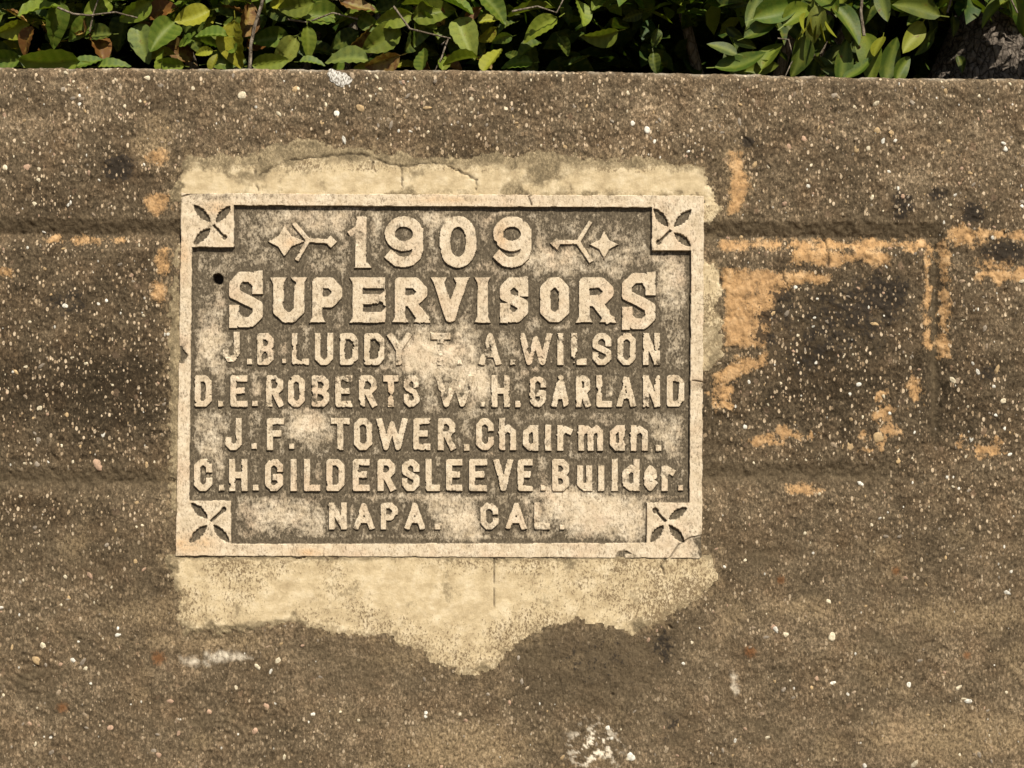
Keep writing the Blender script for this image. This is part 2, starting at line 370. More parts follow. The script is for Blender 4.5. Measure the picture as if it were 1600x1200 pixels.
# --- stains and tone
def blob_mask(items, soft, nz):
    m = np.zeros_like(x)
    for it in items:
        if len(it) == 4: d = -((1 - np.hypot((x - it[0]) / it[2], (y - it[1]) / it[3])) * min(it[2], it[3]))
        else: d = sd_poly(x, y, it[0])
        m = np.maximum(m, sstep(soft, -soft, d + nz))
    return m
nz1 = fbm(x, y, 45, 5, 60, 0.62) * 14; nz2 = fbm(x, y, 16, 4, 66, 0.6) * 9
brk = sstep(590, 640, y) * (4 + fbm(x, y, 20, 4, 68, .65) * 26) + sstep(1480, 1500, x) * (2 + fbm(x, y, 26, 4, 69, .65) * 22)
def box(a, b, c, d): return ([(a, c), (b, c), (b, d), (a, d)],)
orange = blob_mask([box(1120, 1452, 372, 392), box(1235, 1392, 388, 417), ([(1122, 424), (1300, 425), (1296, 440), (1245, 448), (1206, 488), (1212, 505), (1196, 546), (1130, 545)],),
    ([(1150, 553), (1200, 552), (1190, 580), (1120, 605), (1113, 590)],), box(1112, 1150, 598, 650), box(1443, 1455, 378, 545), box(1468, 1484, 376, 560),
    (1516, 370, 36, 22), box(1548, 1625, 358, 382), (1550, 412, 34, 12), (1555, 432, 30, 12), (1600, 428, 16, 14), (1225, 680, 44, 16), (1180, 690, 26, 12), (1385, 655, 20, 40), (1370, 690, 30, 14),
    (1535, 700, 42, 18), (1430, 610, 14, 24), ([(1142, 235), (1164, 235), (1172, 290), (1160, 332), (1138, 335), (1136, 280)],)], 13, nz2 * 1.2 + nz1 * 1.0 + brk) * (0.80 + 0.22 * fbm(x, y, 40, 4, 63, .65))
orange = np.maximum(orange, blob_mask([(1257, 766, 30, 10), (246, 318, 24, 20), (245, 245, 18, 14), (132, 374, 22, 8), (190, 375, 16, 8), (85, 372, 14, 6), (8, 425, 14, 9), (255, 410, 14, 26), (248, 455, 12, 24)], 10, nz2 * 0.9 + nz1 * .4) * 0.72)
tan = blob_mask([([(1140, 225), (1165, 230), (1172, 290), (1160, 332), (1135, 335), (1132, 280)],), (240, 220, 30, 34), (1520, 962, 110, 20), (1250, 950, 40, 14), (720, 1165, 110, 36), (1500, 1150, 130, 36), (330, 1000, 60, 8), (220, 960, 40, 14)], 18, nz1 * 1.6)
halo = sstep(26, 0, md_n) * 0.55 * sstep(-.2, .3, fbm(x, y, 12, 4, 71))
tan = np.maximum(np.maximum(tan * 0.7, 0), np.maximum(halo, 0.45 * sstep(0.15, 0.6, fbm(x, y, 90, 4, 70)) * sstep(760, 800, y)))
dark = np.clip(gauss(x, y, 187, 262, 24, 22) * 1.0 + 0.52 * gauss(x, y, 1315, 500, 110, 66) + 0.55 * gauss(x, y, 1385, 455, 42, 34) + 0.6 * gauss(x, y, 1218, 462, 16, 20) + .7 * gauss(x, y, 1196, 496, 18, 10) + .65 * gauss(x, y, 1192, 528, 18, 12) + .3 * gauss(x, y, 1255, 565, 50, 30)
    + gauss(x, y, 1408, 320, 18, 26) * .9 + gauss(x, y, 1465, 305, 20, 14) * .8 + gauss(x, y, 1522, 332, 20, 20) * .9 + gauss(x, y, 1570, 396, 40, 20) * .95
    + gauss(x, y, 1040, 1005, 22, 30) * .45 + gauss(x, y, 1050, 1140, 22, 40) * .4 + 0.30 * gauss(x, y, 930, 1030, 130, 60) + .8 * gauss(x, y, 340, 436, 6, 6)
    + .55 * gauss(x, y, 105, 470, 40, 30) + 0.8 * gauss(x, y, 1170, 222, 14, 9) + .5 * gauss(x, y, 1545, 580, 30, 24), 0, 1) * (1.15 + 0.8 * fbm(x, y, 20, 4, 75, .65) + .6 * fbm(x, y, 7, 2, 76))
tone = -0.10 - 0.35 * gauss(x, y, 130, 520, 190, 190) - 0.3 * gauss(x, y, 1330, 540, 170, 120) - 0.9 * np.exp(-((x - 1461) / 7) ** 2) * sstep(372, 380, y) * sstep(740, 600, y) + 0.2 * sstep(330, 150, y) - 0.35 * sstep(480, 650, y) * sstep(800, 600, y) + 0.6 * fbm(x, y, 170, 5, 80, .6) + 0.42 * fbm(x, y, 48, 5, 82, .65, .8, 1.3) - 0.25 * gauss(x, y, 130, 600, 170, 120) + 0.28 * sstep(790, 1000, y) - 0.5 * gauss(x, y, 930, 1050, 150, 70) - 0.3 * gauss(x, y, 120, 850, 160, 60)  # tone shifts, with a darker strip down the upright groove
smooth = np.clip(np.exp(-((y - gt + 13) / 15) ** 2) * rightend * 0.95 + np.exp(-((y - gb + 4) / 19) ** 2) * sstep(1440, 1330, x) * 0.95
    + 0.95 * np.exp(-((x - 1461) / 8) ** 2) * sstep(372, 380, y) * sstep(740, 600, y) + 0.22 * sstep(790, 860, y) + 0.8 * sstep(0.1, 0.5, fbm(x, y, 90, 5, 85, .65, .7, 1.3)) * sstep(800, 880, y) + 0.5 * gauss(x, y, 1115, 480, 12, 300) + .55 * gauss(x, y, 940, 1040, 140, 75) + .4 * gauss(x, y, 560, 1040, 120, 40), 0, 1)
smooth *= np.clip(1 - orange, 0, 1)
rust = np.clip(sum(gauss(x, y, a, b, r, r) for a, b, r in ((247, 1028, 15), (97, 1106, 12), (1220, 906, 9), (1172, 1018, 13), (1511, 1024, 8), (1400, 892, 9))), 0, 1) * 0.9
pale = blob_mask([(350, 1026, 40, 8), (306, 1034, 22, 7), (1148, 1066, 6, 16)], 6, nz2 * 1.1 + 3) * 0.75
pale = np.maximum(pale, np.clip(gauss(x, y, 928, 1168, 40, 40) * 1.6 - 0.25, 0, 1) * sstep(0.08, 0.2, fbm(x, y, 15, 5, 88, .65)))
pale = np.maximum(pale, 0.28 * sstep(7, 2, dn) * (dep < R) * sstep(-0.1, 0.3, fbm(x, y * 0 + 1, 50, 4, 89)))
CRK = [[(405, 246), (400, 262), (398, 280), (404, 298)], [(398, 280), (424, 262), (444, 252), (486, 247), (540, 241), (572, 242), (604, 255), (640, 260), (668, 254), (696, 257), (722, 270), (746, 282), (742, 297)],
       [(627, 259), (629, 276), (627, 296)], [(575, 243), (583, 254), (578, 266)], [(1163, 214), (1172, 222), (1178, 233)],
       [(1040, 872), (1034, 884), (1038, 898)], [(1178, 410), (1222, 425), (1230, 446), (1240, 462)], [(1290, 375), (1296, 400), (1294, 415)]]
wx_, wy_ = x + fbm(x, y, 9, 2, 95) * 3, y + fbm(x, y, 9, 2, 97) * 3
dc = np.full_like(x, 99.0)
for c in CRK: dc = np.minimum(dc, dist_poly(wx_, wy_, c))
crack = sstep(1.9, 0.5, dc) * sstep(-0.6, -0.1, fbm(x, y, 30, 2, 99)) * 0.85
crack = np.maximum(crack, (np.abs(x - 772) < 0.7) * (y > 872) * (y < 952) * 0.8 * sstep(-.5, 0, fbm(x, y, 14, 2, 101)))
h -= crack * 2.5
ismort = (md_n < 0) & (dep < R)
mh = fbm(x, y, 150, 3, 120) * 0.7 + fbm(x, y, 14, 4, 124) * 0.5 - crack * 2.2 + 0.8
bl = np.clip(-md_n / 7, 0, 1); h_m = np.where(ismort, h + (mh - h) * bl, h)
sideleft = gauss(x, y, 270, 600, 14, 260)
dirt = np.clip(sstep(-22, 0, md_n) * 0.48 + 0.5 * sstep(0.1, 0.45, fbm(x, y, 40, 5, 132, .65, .35, 3.0)) * sstep(955, 980, y) * sstep(620, 480, x) + 0.6 * sideleft + (y < 320) * (0.60 * sstep(284, 240, y + 14 * fbm(x, y, 50, 3, 129)) + 0.55 * sstep(-0.1, 0.4, fbm(x, y, 60, 5, 130, .65)) + 0.35 * gauss(x, y, 850, 280, 150, 20))
    + 0.50 * gauss(x, y, 1112, 540, 14, 40) + 0.6 * gauss(x, y, 372, 953, 10, 18) + (y > 860) * (0.6 * sstep(0.05, 0.5, fbm(x, y, 60, 6, 134, .68)) + .35 * sstep(960, 990, y) * sstep(560, 420, x)) + .3 * sstep(880, 868, y) * (y > 860), 0, 1)
pit = np.clip(0.22 + 0.75 * fbm(x, y, 110, 4, 138) + 0.14 * sstep(860, 960, x) * (y > 860) - 0.5 * gauss(x, y, 640, 920, 160, 40) - 0.8 * (y < 320) * sstep(262, 280, y), -0.6, 0.9)
# --- world positions
H = np.where(ismort, h_m, h)
fwd = np.where(dep <= R, np.cos(np.clip((dep / R), 0, 1) * math.pi / 2), 0)
Z = ZC + (600 - (TLn + dn)) * 0.001 + H * 0.001 * (1 - fwd) * 0.8
ontop = (TLn - TL)[:, :] * 0
Z = np.where(dn > 60, ZC + (600 - P) * 0.001, np.where(dn > R, ZC + (600 - (TL + (TLn - TL) * (1 - np.clip((dn - R) / 50, 0, 1)) + dn)) * 0.001, Z))
Z = np.maximum(Z, 0.0)
Y = dep * 0.001 - H * 0.001 * np.clip(fwd, 0.0, 1)
V = np.stack([(X - 800) * 0.001, Y, Z], -1).reshape(-1, 3)
F = grid_faces(nr, len(xs))
cx = X.ravel()[F].mean(1); cy = P.ravel()[F].mean(1); cdep = dep.ravel()[F].max(1)
inpl = (sd_poly(cx, cy, PLQ) < -2.5) & (cdep < R)
mort_f = ismort.ravel()[F].sum(1) >= 2
A_w = {'orange': orange, 'tan': tan, 'dark': dark, 'tone': tone, 'smooth': smooth, 'rust': rust, 'pale': pale, 'crack': crack}
A_w = {k: v.ravel() for k, v in A_w.items()}
sub_mesh('wall_face', V, F, ~inpl & ~mort_f, M_wall, wall, A_w, (0, 0, 0))
A_m = {'dirt': dirt.ravel(), 'pit': pit.ravel(), 'crack': crack.ravel()}
mf = ~inpl & mort_f
low = cy[:] > 600
sub_mesh('mortar_bed', V, F, mf & low & (cy > 840), M_mortar, wall, A_m, (0, 0, 0))
sub_mesh('mortar_bed', V, F, mf & (cy < 372), M_mortar, wall, A_m, (0, 0, 0))
sub_mesh('mortar_bed', V, F, mf & (cy >= 372) & (cy <= 840), M_mortar, wall, A_m, (0, 0, 0))
def box_mesh(name, lo, hi, mat, parent):
    v = [(a, b, c) for a in (lo[0], hi[0]) for b in (lo[1], hi[1]) for c in (lo[2], hi[2])]
    f = [(0, 1, 3, 2), (4, 6, 7, 5), (0, 4, 5, 1), (2, 3, 7, 6), (0, 2, 6, 4), (1, 5, 7, 3)]
    return mesh_obj(name, v, f, mat, parent, False)
box_mesh('wall_core', (-5.1, 0.030, 0.0), (6.5 - 1.6, 0.270, ZT - 0.06), M_wall, wall)

def surf_depth(px, py):     # wall relief (m) at a point of the face
    i = np.clip(np.searchsorted(xs, px), 0, len(xs) - 1); j = np.clip(len(rows) + np.searchsorted(front, py - top_line(px)), 0, nr - 1)
    return Y[j, i]

# ------------------------------------------------------------------ pebbles in the wall
def ico(sub):
    import bmesh
    bm = bmesh.new(); bmesh.ops.create_icosphere(bm, subdivisions=sub, radius=1.0)
    v = np.array([q.co[:] for q in bm.verts]); f = np.array([[q.index for q in fc.verts] for fc in bm.faces]); bm.free(); return v, f
IV, IF = ico(2)
peb_meshes = []
for k in range(6):
    r = np.random.default_rng(100 + k)
    v = IV.copy(); dirs = r.normal(size=(7, 3)); dirs /= np.linalg.norm(dirs, axis=1)[:, None]
    for d in dirs: q = v @ d; lim = r.uniform(0.6, 0.9); v -= np.clip(q - lim, 0, None)[:, None] * d
    o = mesh_obj('pebble', v, IF, M_pebble); peb_meshes.append(o.data); bpy.data.objects.remove(o)
CREAM, WHITE, OCH, PINK, GREY = (0.80, 0.70, 0.50), (0.85, 0.82, 0.72), (0.55, 0.385, 0.20), (0.52, 0.34, 0.23), (0.33, 0.28, 0.22)
PEB = [(378, 149, 7, CREAM), (229, 122, 7, CREAM), (250, 133, 6, GREY), (317, 127, 6, CREAM), (124, 163, 5, WHITE), (124, 150, 4, WHITE), (196, 166, 4, CREAM), (180, 124, 4, CREAM), (98, 140, 5, GREY),
    (227, 160, 5, OCH), (219, 158, 4, CREAM), (462, 140, 8, OCH), (301, 138, 4, CREAM), (464, 139, 5, CREAM), (114, 127, 4, CREAM), (110, 125, 4, PINK), (61, 264, 5, CREAM), (42, 262, 7, PINK), (53, 320, 7, CREAM),
    (60, 282, 4, CREAM), (8, 262, 5, CREAM), (637, 126, 5, WHITE), (596, 139, 5, CREAM), (738, 154, 5, CREAM), (526, 177, 5, WHITE), (563, 168, 8, OCH), (508, 163, 5, CREAM), (503, 192, 5, OCH), (669, 206, 4, CREAM),
    (660, 150, 3, CREAM), (577, 150, 5, CREAM), (573, 122, 4, CREAM), (456, 171, 3, WHITE), (481, 150, 3, CREAM), (982, 145, 5, CREAM), (989, 193, 5, WHITE), (1011, 203, 6, WHITE), (897, 166, 5, GREY), (883, 229, 5, OCH),
    (846, 228, 4, CREAM), (1023, 221, 4, WHITE), (1256, 217, 7, PINK), (1380, 220, 6, WHITE), (1399, 220, 5, WHITE), (1357, 232, 5, CREAM), (1371, 205, 8, OCH), (1392, 207, 5, OCH), (1232, 228, 10, PINK), (1338, 233, 7, OCH),
    (1268, 258, 4, CREAM), (1389, 268, 4, WHITE), (1482, 221, 5, OCH), (1403, 294, 4, WHITE), (1572, 232, 6, WHITE), (1568, 224, 4, WHITE), (1470, 191, 4, CREAM), (1336, 166, 4, CREAM), (1551, 372, 5, WHITE), (1596, 322, 4, WHITE),
    (1490, 398, 3, WHITE), (1243, 449, 4, WHITE), (1277, 467, 3, WHITE), (1274, 496, 4, WHITE), (1247, 524, 4, CREAM), (1382, 493, 3, WHITE), (1275, 567, 4, WHITE), (1247, 567, 3, WHITE), (1258, 548, 6, GREY), (1310, 556, 4, PINK),
    (1220, 600, 5, CREAM), (1341, 601, 5, WHITE), (1328, 616, 4, WHITE), (1164, 667, 5, WHITE), (1348, 652, 4, CREAM), (1553, 604, 4, WHITE), (1557, 649, 5, WHITE), (1569, 627, 6, CREAM), (1569, 669, 4, WHITE), (1578, 710, 4, WHITE),
    (1230, 717, 5, CREAM), (1179, 723, 4, CREAM), (1260, 718, 4, CREAM), (1403, 720, 7, OCH), (1372, 684, 11, OCH), (1325, 698, 12, OCH), (1404, 704, 5, CREAM), (1510, 712, 5, CREAM), (1490, 745, 6, WHITE), (1498, 763, 4, WHITE),
    (1280, 772, 4, CREAM), (1362, 820, 4, CREAM), (1270, 864, 5, WHITE), (1164, 875, 4, CREAM), (1131, 885, 4, WHITE), (1300, 996, 10, CREAM), (1227, 992, 7, CREAM), (1209, 980, 6, PINK), (1295, 940, 5, CREAM), (1197, 959, 3, CREAM),
    (1211, 1065, 5, OCH), (1235, 1063, 4, CREAM), (1302, 1068, 6, WHITE), (1268, 1075, 5, OCH), (1276, 1060, 4, PINK), (1325, 1085, 3, WHITE), (1347, 1108, 4, CREAM), (1421, 1070, 5, WHITE), (1573, 1082, 4, CREAM), (1094, 981, 3, WHITE),
    (1081, 1004, 4, CREAM), (1337, 1021, 3, WHITE), (185, 992, 6, WHITE), (183, 982, 4, WHITE), (122, 1003, 3, WHITE), (160, 997, 4, CREAM), (57, 1032, 9, OCH), (67, 1009, 6, CREAM), (133, 1045, 7, CREAM), (114, 1032, 6, WHITE),
    (19, 1012, 5, OCH), (95, 1038, 5, PINK), (141, 1068, 4, WHITE), (4, 1085, 5, CREAM), (204, 1101, 3, WHITE), (79, 1152, 6, WHITE), (55, 1163, 4, CREAM), (172, 1138, 6, PINK), (278, 1146, 6, PINK), (267, 1095, 8, PINK),
    (326, 1113, 5, PINK), (416, 1103, 8, PINK), (434, 1032, 8, CREAM), (489, 1116, 5, WHITE), (482, 1128, 4, WHITE), (398, 1143, 9, PINK), (430, 1099, 3, WHITE), (281, 1124, 4, WHITE), (248, 1180, 8, PINK), (371, 1148, 3, WHITE),
    (810, 1028, 5, GREY), (815, 1065, 6, GREY), (797, 1097, 6, PINK), (665, 1114, 4, WHITE), (665, 1120, 3, WHITE), (778, 1131, 3, WHITE), (560, 1125, 3, CREAM), (1068, 1037, 4, WHITE), (533, 1112, 4, CREAM), (719, 1116, 4, CREAM),
    (38, 724, 4, CREAM), (49, 723, 3, CREAM), (58, 725, 5, GREY), (76, 722, 3, WHITE), (114, 722, 4, CREAM), (153, 727, 12, PINK), (163, 720, 3, CREAM), (228, 727, 9, OCH), (241, 722, 4, CREAM), (161, 679, 6, WHITE), (96, 697, 4, CREAM),
    (125, 697, 4, OCH), (104, 648, 5, OCH), (40, 573, 4, CREAM), (112, 558, 6, CREAM), (176, 528, 4, CREAM), (176, 601, 4, CREAM), (224, 643, 3, WHITE), (52, 653, 4, OCH), (62, 638, 5, CREAM), (60, 688, 8, GREY), (263, 522, 3, WHITE),
    (214, 786, 4, OCH), (213, 823, 4, CREAM), (167, 470, 4, WHITE), (102, 478, 5, WHITE), (154, 475, 4, WHITE), (46, 503, 4, CREAM), (210, 875, 8, OCH), (107, 934, 4, OCH), (174, 918, 3, CREAM), (60, 850, 3, CREAM),
    (470, 1190, 5, OCH), (690, 1198, 5, PINK), (1500, 1180, 4, CREAM), (950, 1137, 6, WHITE), (985, 1183, 9, WHITE), (955, 1153, 5, WHITE), (735, 195, 4, CREAM), (790, 170, 4, CREAM), (1130, 160, 3, CREAM), (1300, 190, 4, PINK), (1530, 150, 3, CREAM)]
for k, (px, py, r, c) in enumerate(PEB):
    q = random.Random(k)
    o = bpy.data.objects.new('pebble', peb_meshes[k % 6]); col.objects.link(o); o.parent = wall
    rr = r * 0.001 * 0.92
    o.location = W(px, py, surf_depth(px, py) + rr * 0.12) - Vector(wall.location)
    o.scale = (rr * q.uniform(.7, 1.2), rr * 0.26, rr * q.uniform(.6, 1.1)); o.rotation_euler = (0, q.uniform(0, 6.28), 0)
    j = q.uniform(0.8, 1.05); o.color = (c[0] * j, c[1] * j, c[2] * j, 1)
# countless small grit: joined
IV1, IF1 = ico(1)
gv, gf, gc = [], [], []
n_g = 0
while n_g < 1900:
    px = rng.uniform(-60, 1660); py = rng.uniform(top_line(px) + 8, 1225)
    dens = (0.75 + .25 * (px > 1150)) if py < 345 else (0.6 if py < 735 else 0.35)
    dens *= 0.35 + 0.65 * float(fbm(np.array([px]), np.array([py]), 90, 3, 310)[0] > -0.05)
    if rng.random() > dens: continue
    i = np.searchsorted(xs, px); j = min(len(rows) + np.searchsorted(front, py - top_line(px)), nr - 1)
    if md_n[j, i] < 6 or smooth[j, i] > 0.6 or orange[j, i] > 0.5: continue
    if -30 < px - 690 < 30 and False: continue
    if 262 < px < 1112 and 290 < py < 885: continue
    rr = (0.9 + rng.exponential(0.85)) * 0.001; rr = min(rr, 0.0045)
    th = rng.uniform(0, 6.28); v = IV1 * np.array([rr * rng.uniform(.7, 1), rr * 0.45, rr * rng.uniform(1.0, 1.9)])
    v = v @ np.array([[math.cos(th), 0, math.sin(th)], [0, 1, 0], [-math.sin(th), 0, math.cos(th)]]) if rr > 0.0022 else v
    p = W(px, py, Y[j, i] + rr * 0.1); gf.append(IF1 + len(gv) * len(IV1)); gv.append(v + np.array(p))
    base = [CREAM, WHITE, OCH, PINK, GREY, GREY, (0.42, 0.33, 0.22), (0.34, 0.26, 0.18), (0.48, 0.37, 0.25), (0.40, 0.29, 0.19)][rng.integers(0, 10)]
    gc.append(np.tile([*(np.array(base) * rng.uniform(.65, 1.0)), 1], (len(IV1), 1))); n_g += 1
o = mesh_obj('pebble_grit', np.concatenate(gv), np.concatenate(gf), M_grit, wall, False, {'tint': np.concatenate(gc)}); o['kind'] = 'stuff'
# pale heart-shaped lichen spot at the wall top
t = np.linspace(0, 2 * np.pi, 40, endpoint=False)
rl = 15 + 2.2 * np.sin(2 * t + .6) + 1.5 * np.sin(3 * t + 2) + 1.1 * np.sin(5 * t) + .8 * np.sin(9 * t + 1)
hx = rl * np.cos(t) * 1.05 + 0.25 * rl * np.sin(t); hy = rl * np.sin(t) * .95
ring = []
for s_, lift in ((1.0, 0.6), (0.86, 1.1), (0.5, 1.3), (0.02, 1.4)):
    ring += [tuple(W(530 + a * s_ * 1.0 + rng.normal() * .2, 122 + b * s_ * 0.95, surf_depth(530 + a * s_, 122 + b * s_) * 0.5 - lift * 0.001)) for a, b in zip(hx, hy)]
fs = [(k * 40 + i, (k + 1) * 40 + i, (k + 1) * 40 + (i + 1) % 40, k * 40 + (i + 1) % 40) for k in range(3) for i in range(40)]
tl = NT('pale_lichen'); nl = tl.noise(330, tl.pos((1.6, 1, .6)), 4, .7)
M_lichen = tl.done(tl.ramp(nl, [(0.42, (0.14, 0.12, 0.095)), (0.50, (0.50, 0.47, 0.42)), (0.62, (0.74, 0.72, 0.66))]), 0.9, tl.bump(nl, .4, .003))
mesh_obj('lichen_spot', ring, fs, M_lichen, wall)

# ------------------------------------------------------------------ the plaque: one relief, cut into its parts
plq = empty('stone_plaque', (0, 0.0, ZC + (600 - 871) * 0.001), 'cream stone plaque with raised lettering, dated 1909, set in the concrete wall', 'plaque')
RP = 1.0
pxs = np.arange(270, 1106, RP); pys = np.arange(297, 878, RP)
x, y = np.meshgrid(pxs, pys)
edge_n = fbm(x, y, 30, 4, 201) * 1.6 + fbm(x, y, 8, 2, 205) * 0.6
d_out = sd_poly(x, y, PLQ) + edge_n * 0.8
inner_poly = [(301.5, 321), (1080, 325), (1076, 848), (295.5, 850)]
d_in = sd_poly(x, y, inner_poly)
BLK = [[(270, 290), (366, 290), (366, 386.5), (270, 386.5)], [(1018, 290), (1110, 290), (1110, 392), (1018, 392)], [(260, 782), (361.5, 782), (361.5, 885), (260, 885)], [(1010, 785), (1110, 785), (1110, 885), (1010, 885)]]
d_blk = np.stack([sd_poly(x, y, b) for b in BLK])
d_frame = np.maximum(np.minimum(-d_in, d_blk.min(0)), d_out) + edge_n * 0.7

def glyph(ch, W_, H_, w):
    a = min(0.34, 0.62 * w / max(W_ - w, 1e-3)); a = max(a, 0.28); b = a * (W_ - w) / max(H_ - w, 1e-3)
    up = {
     'A': [[(0, 1), (.5, 0), (1, 1)], [(.2, .7), (.8, .7)]],
     'B': [[(0, .5), (0, 0), (1 - a, 0), (1, b), (1, .5 - b), (1 - a, .5), (1, .5 + b), (1, 1 - b), (1 - a, 1), (0, 1), (0, .5), (1 - a, .5)]],
     'C': [[(1, .27), (1, b), (1 - a, 0), (a, 0), (0, b), (0, 1 - b), (a, 1), (1 - a, 1), (1, 1 - b), (1, .73)]],
     'D': [[(0, .5), (0, 0), (1 - a, 0), (1, b), (1, 1 - b), (1 - a, 1), (0, 1), (0, .4)]],
     'E': [[(1, 0), (0, 0), (0, 1), (1, 1)], [(0, .48), (.75, .48)]], 'F': [[(1, 0), (0, 0), (0, 1)], [(0, .48), (.75, .48)]],
     'G': [[(1, .25), (1, b), (1 - a, 0), (a, 0), (0, b), (0, 1 - b), (a, 1), (1 - a, 1), (1, 1 - b), (1, .58), (.62, .58)]],
     'H': [[(0, 0), (0, 1)], [(1, 0), (1, 1)], [(0, .5), (1, .5)]], 'I': [[(.5, 0), (.5, 1)]], 'l': [[(.5, 0), (.5, 1)]], 'i': [[(.5, 0), (.5, 1)]],
     'J': [[(1, 0), (1, 1 - b), (1 - a, 1), (a, 1), (0, 1 - b), (0, .74)]], 'L': [[(0, 0), (0, 1), (1, 1)]],
     'N': [[(0, 1), (0, 0)], [(0, 0), (1, 1)], [(1, 1), (1, 0)]],
     'O': [[(0, .5), (0, b), (a, 0), (1 - a, 0), (1, b), (1, 1 - b), (1 - a, 1), (a, 1), (0, 1 - b), (0, .4)]],
     'P': [[(0, 1), (0, 0), (1 - a, 0), (1, b), (1, .56 - b), (1 - a, .56), (0, .56)]],
     'R': [[(0, 1), (0, 0), (1 - a, 0), (1, b), (1, .52 - b), (1 - a, .52), (0, .52)], [(.5, .55), (1, 1)]],
     'S': [[(1, .26), (1, b), (1 - a, 0), (a, 0), (0, b), (0, .37), (1, .63), (1, 1 - b), (1 - a, 1), (a, 1), (0, 1 - b), (0, .74)]],
     'T': [[(0, 0), (1, 0)], [(.5, 0), (.5, 1)]], 'U': [[(0, 0), (0, 1 - b), (a, 1), (1 - a, 1), (1, 1 - b), (1, 0)]],
     'V': [[(0, 0), (.5, 1), (1, 0)]], 'W': [[(0, 0), (.25, 1), (.5, .12), (.75, 1), (1, 0)]], 'Y': [[(0, 0), (.5, .52), (1, 0)], [(.5, .5), (.5, 1)]],
     'a': [[(1, 0), (1, 1)], [(1, .12), (.55, 0), (0, .25), (0, .78), (.45, 1), (1, .82)]],
     'h': [[(0, 0), (0, 1)], [(0, .45), (.55, .25), (1, .42), (1, 1)]], 'r': [[(0, 0), (0, 1)], [(0, .32), (.5, .05), (1, .16)]],
     'm': [[(0, 0), (0, 1)], [(0, .25), (.3, .02), (.5, .2), (.5, 1)], [(.5, .25), (.8, .02), (1, .2), (1, 1)]],
     'n': [[(0, 0), (0, 1)], [(0, .28), (.55, .02), (1, .22), (1, 1)]], 'u': [[(1, 0), (1, 1)], [(1, .75), (.5, 1), (0, .78), (0, 0)]],
     'd': [[(1, 0), (1, 1)], [(1, .35), (.5, .22), (0, .42), (0, .82), (.45, 1), (1, .85)]],
     'e': [[(0, .56), (1, .42), (1, .2), (.5, 0), (0, .25), (0, .78), (.5, 1), (1, .78)]], '.': [[(.5, .5), (.5, .5001)]],
     '0': [[(.5 + .5 * math.sin(k / 24 * 6.2832), .5 - .5 * math.copysign(abs(math.cos(k / 24 * 6.2832)) ** .8, math.cos(k / 24 * 6.2832))) for k in range(26)]],
     '9': [[(.5 - .5 * math.cos(k / 20 * 6.2832 + 3.1416), .3 - .3 * math.sin(k / 20 * 6.2832 + 3.1416)) for k in range(22)], [(1, .3), (1, .68), (.93, .84), (.75, .96), (.5, 1), (.25, .97), (.06, .86)]],
     '1': [[(-.1, .27), (.35, .17), (.85, -.05)], [(.72, .02), (.66, 1)], [(.3, 1), (1, 1)]]}
    return up[ch]
LET = []   # (char, x0, x1, y0, y1, stroke, serif)
def line(y0, y1, w, items, serif=False):
    for it in items:
        ch, a, b = it[:3]; yy0, yy1 = (it[3], it[4]) if len(it) > 4 else (y0, y1)
        LET.append((ch, a, b, yy0, yy1, w, serif))
line(337, 419, 18, [('1', 541, 579), ('9', 600, 662), ('0', 686, 745), ('9', 769, 831)])
line(433, 504.5, 17.5, [('S', 357, 411, 424, 512), ('U', 426, 476), ('P', 487, 535), ('E', 550, 602), ('R', 616, 668), ('V', 677, 730), ('I', 743, 765), ('S', 780, 826), ('O', 843, 890), ('R', 904, 959), ('S', 971, 1025, 426, 515)], True)
line(520, 571, 10.5, [('J', 347, 375, 518, 566), ('.', 385, 394, 560, 570), ('B', 401, 428), ('.', 440, 447, 560, 569), ('L', 455, 483), ('U', 491, 521), ('D', 530, 560), ('D', 568, 601), ('Y', 605, 642), ('T', 672, 704),
    ('.', 714, 722, 561, 571), ('A', 748, 783), ('.', 797, 806, 561, 572), ('W', 811, 863), ('I', 870, 881), ('L', 892, 917), ('S', 925, 956), ('O', 964, 994), ('N', 1004, 1032)])
line(586, 636.5, 10.5, [('D', 303, 331), ('.', 340, 350, 625, 636), ('E', 359, 387), ('.', 393, 403, 625, 636), ('R', 415, 443), ('O', 449, 477), ('B', 486, 515), ('E', 523, 551), ('R', 560, 589), ('T', 598, 623), ('S', 630, 656),
    ('W', 680, 740), ('.', 750, 758, 627, 637), ('H', 767, 797), ('.', 804, 814, 626, 637), ('G', 826, 854), ('A', 861, 890), ('R', 899, 923), ('L', 931, 957), ('A', 963, 994), ('N', 1004, 1032), ('D', 1041, 1070)])
line(653, 704, 10.5, [('J', 351, 378), ('.', 392, 402, 692, 703), ('F', 416, 444), ('.', 451, 460, 692, 703), ('T', 516, 547), ('O', 552, 582), ('W', 588, 637), ('E', 645, 673), ('R', 683, 712), ('.', 724, 734, 694, 705), ('C', 743, 772),
    ('h', 779, 807), ('a', 816, 842, 664, 705), ('i', 851, 861, 664, 705), ('r', 870, 895, 664, 705), ('m', 903, 943, 664, 705), ('a', 952, 977, 664, 705), ('n', 985, 1013, 664, 705), ('.', 1024, 1034, 695, 705)])
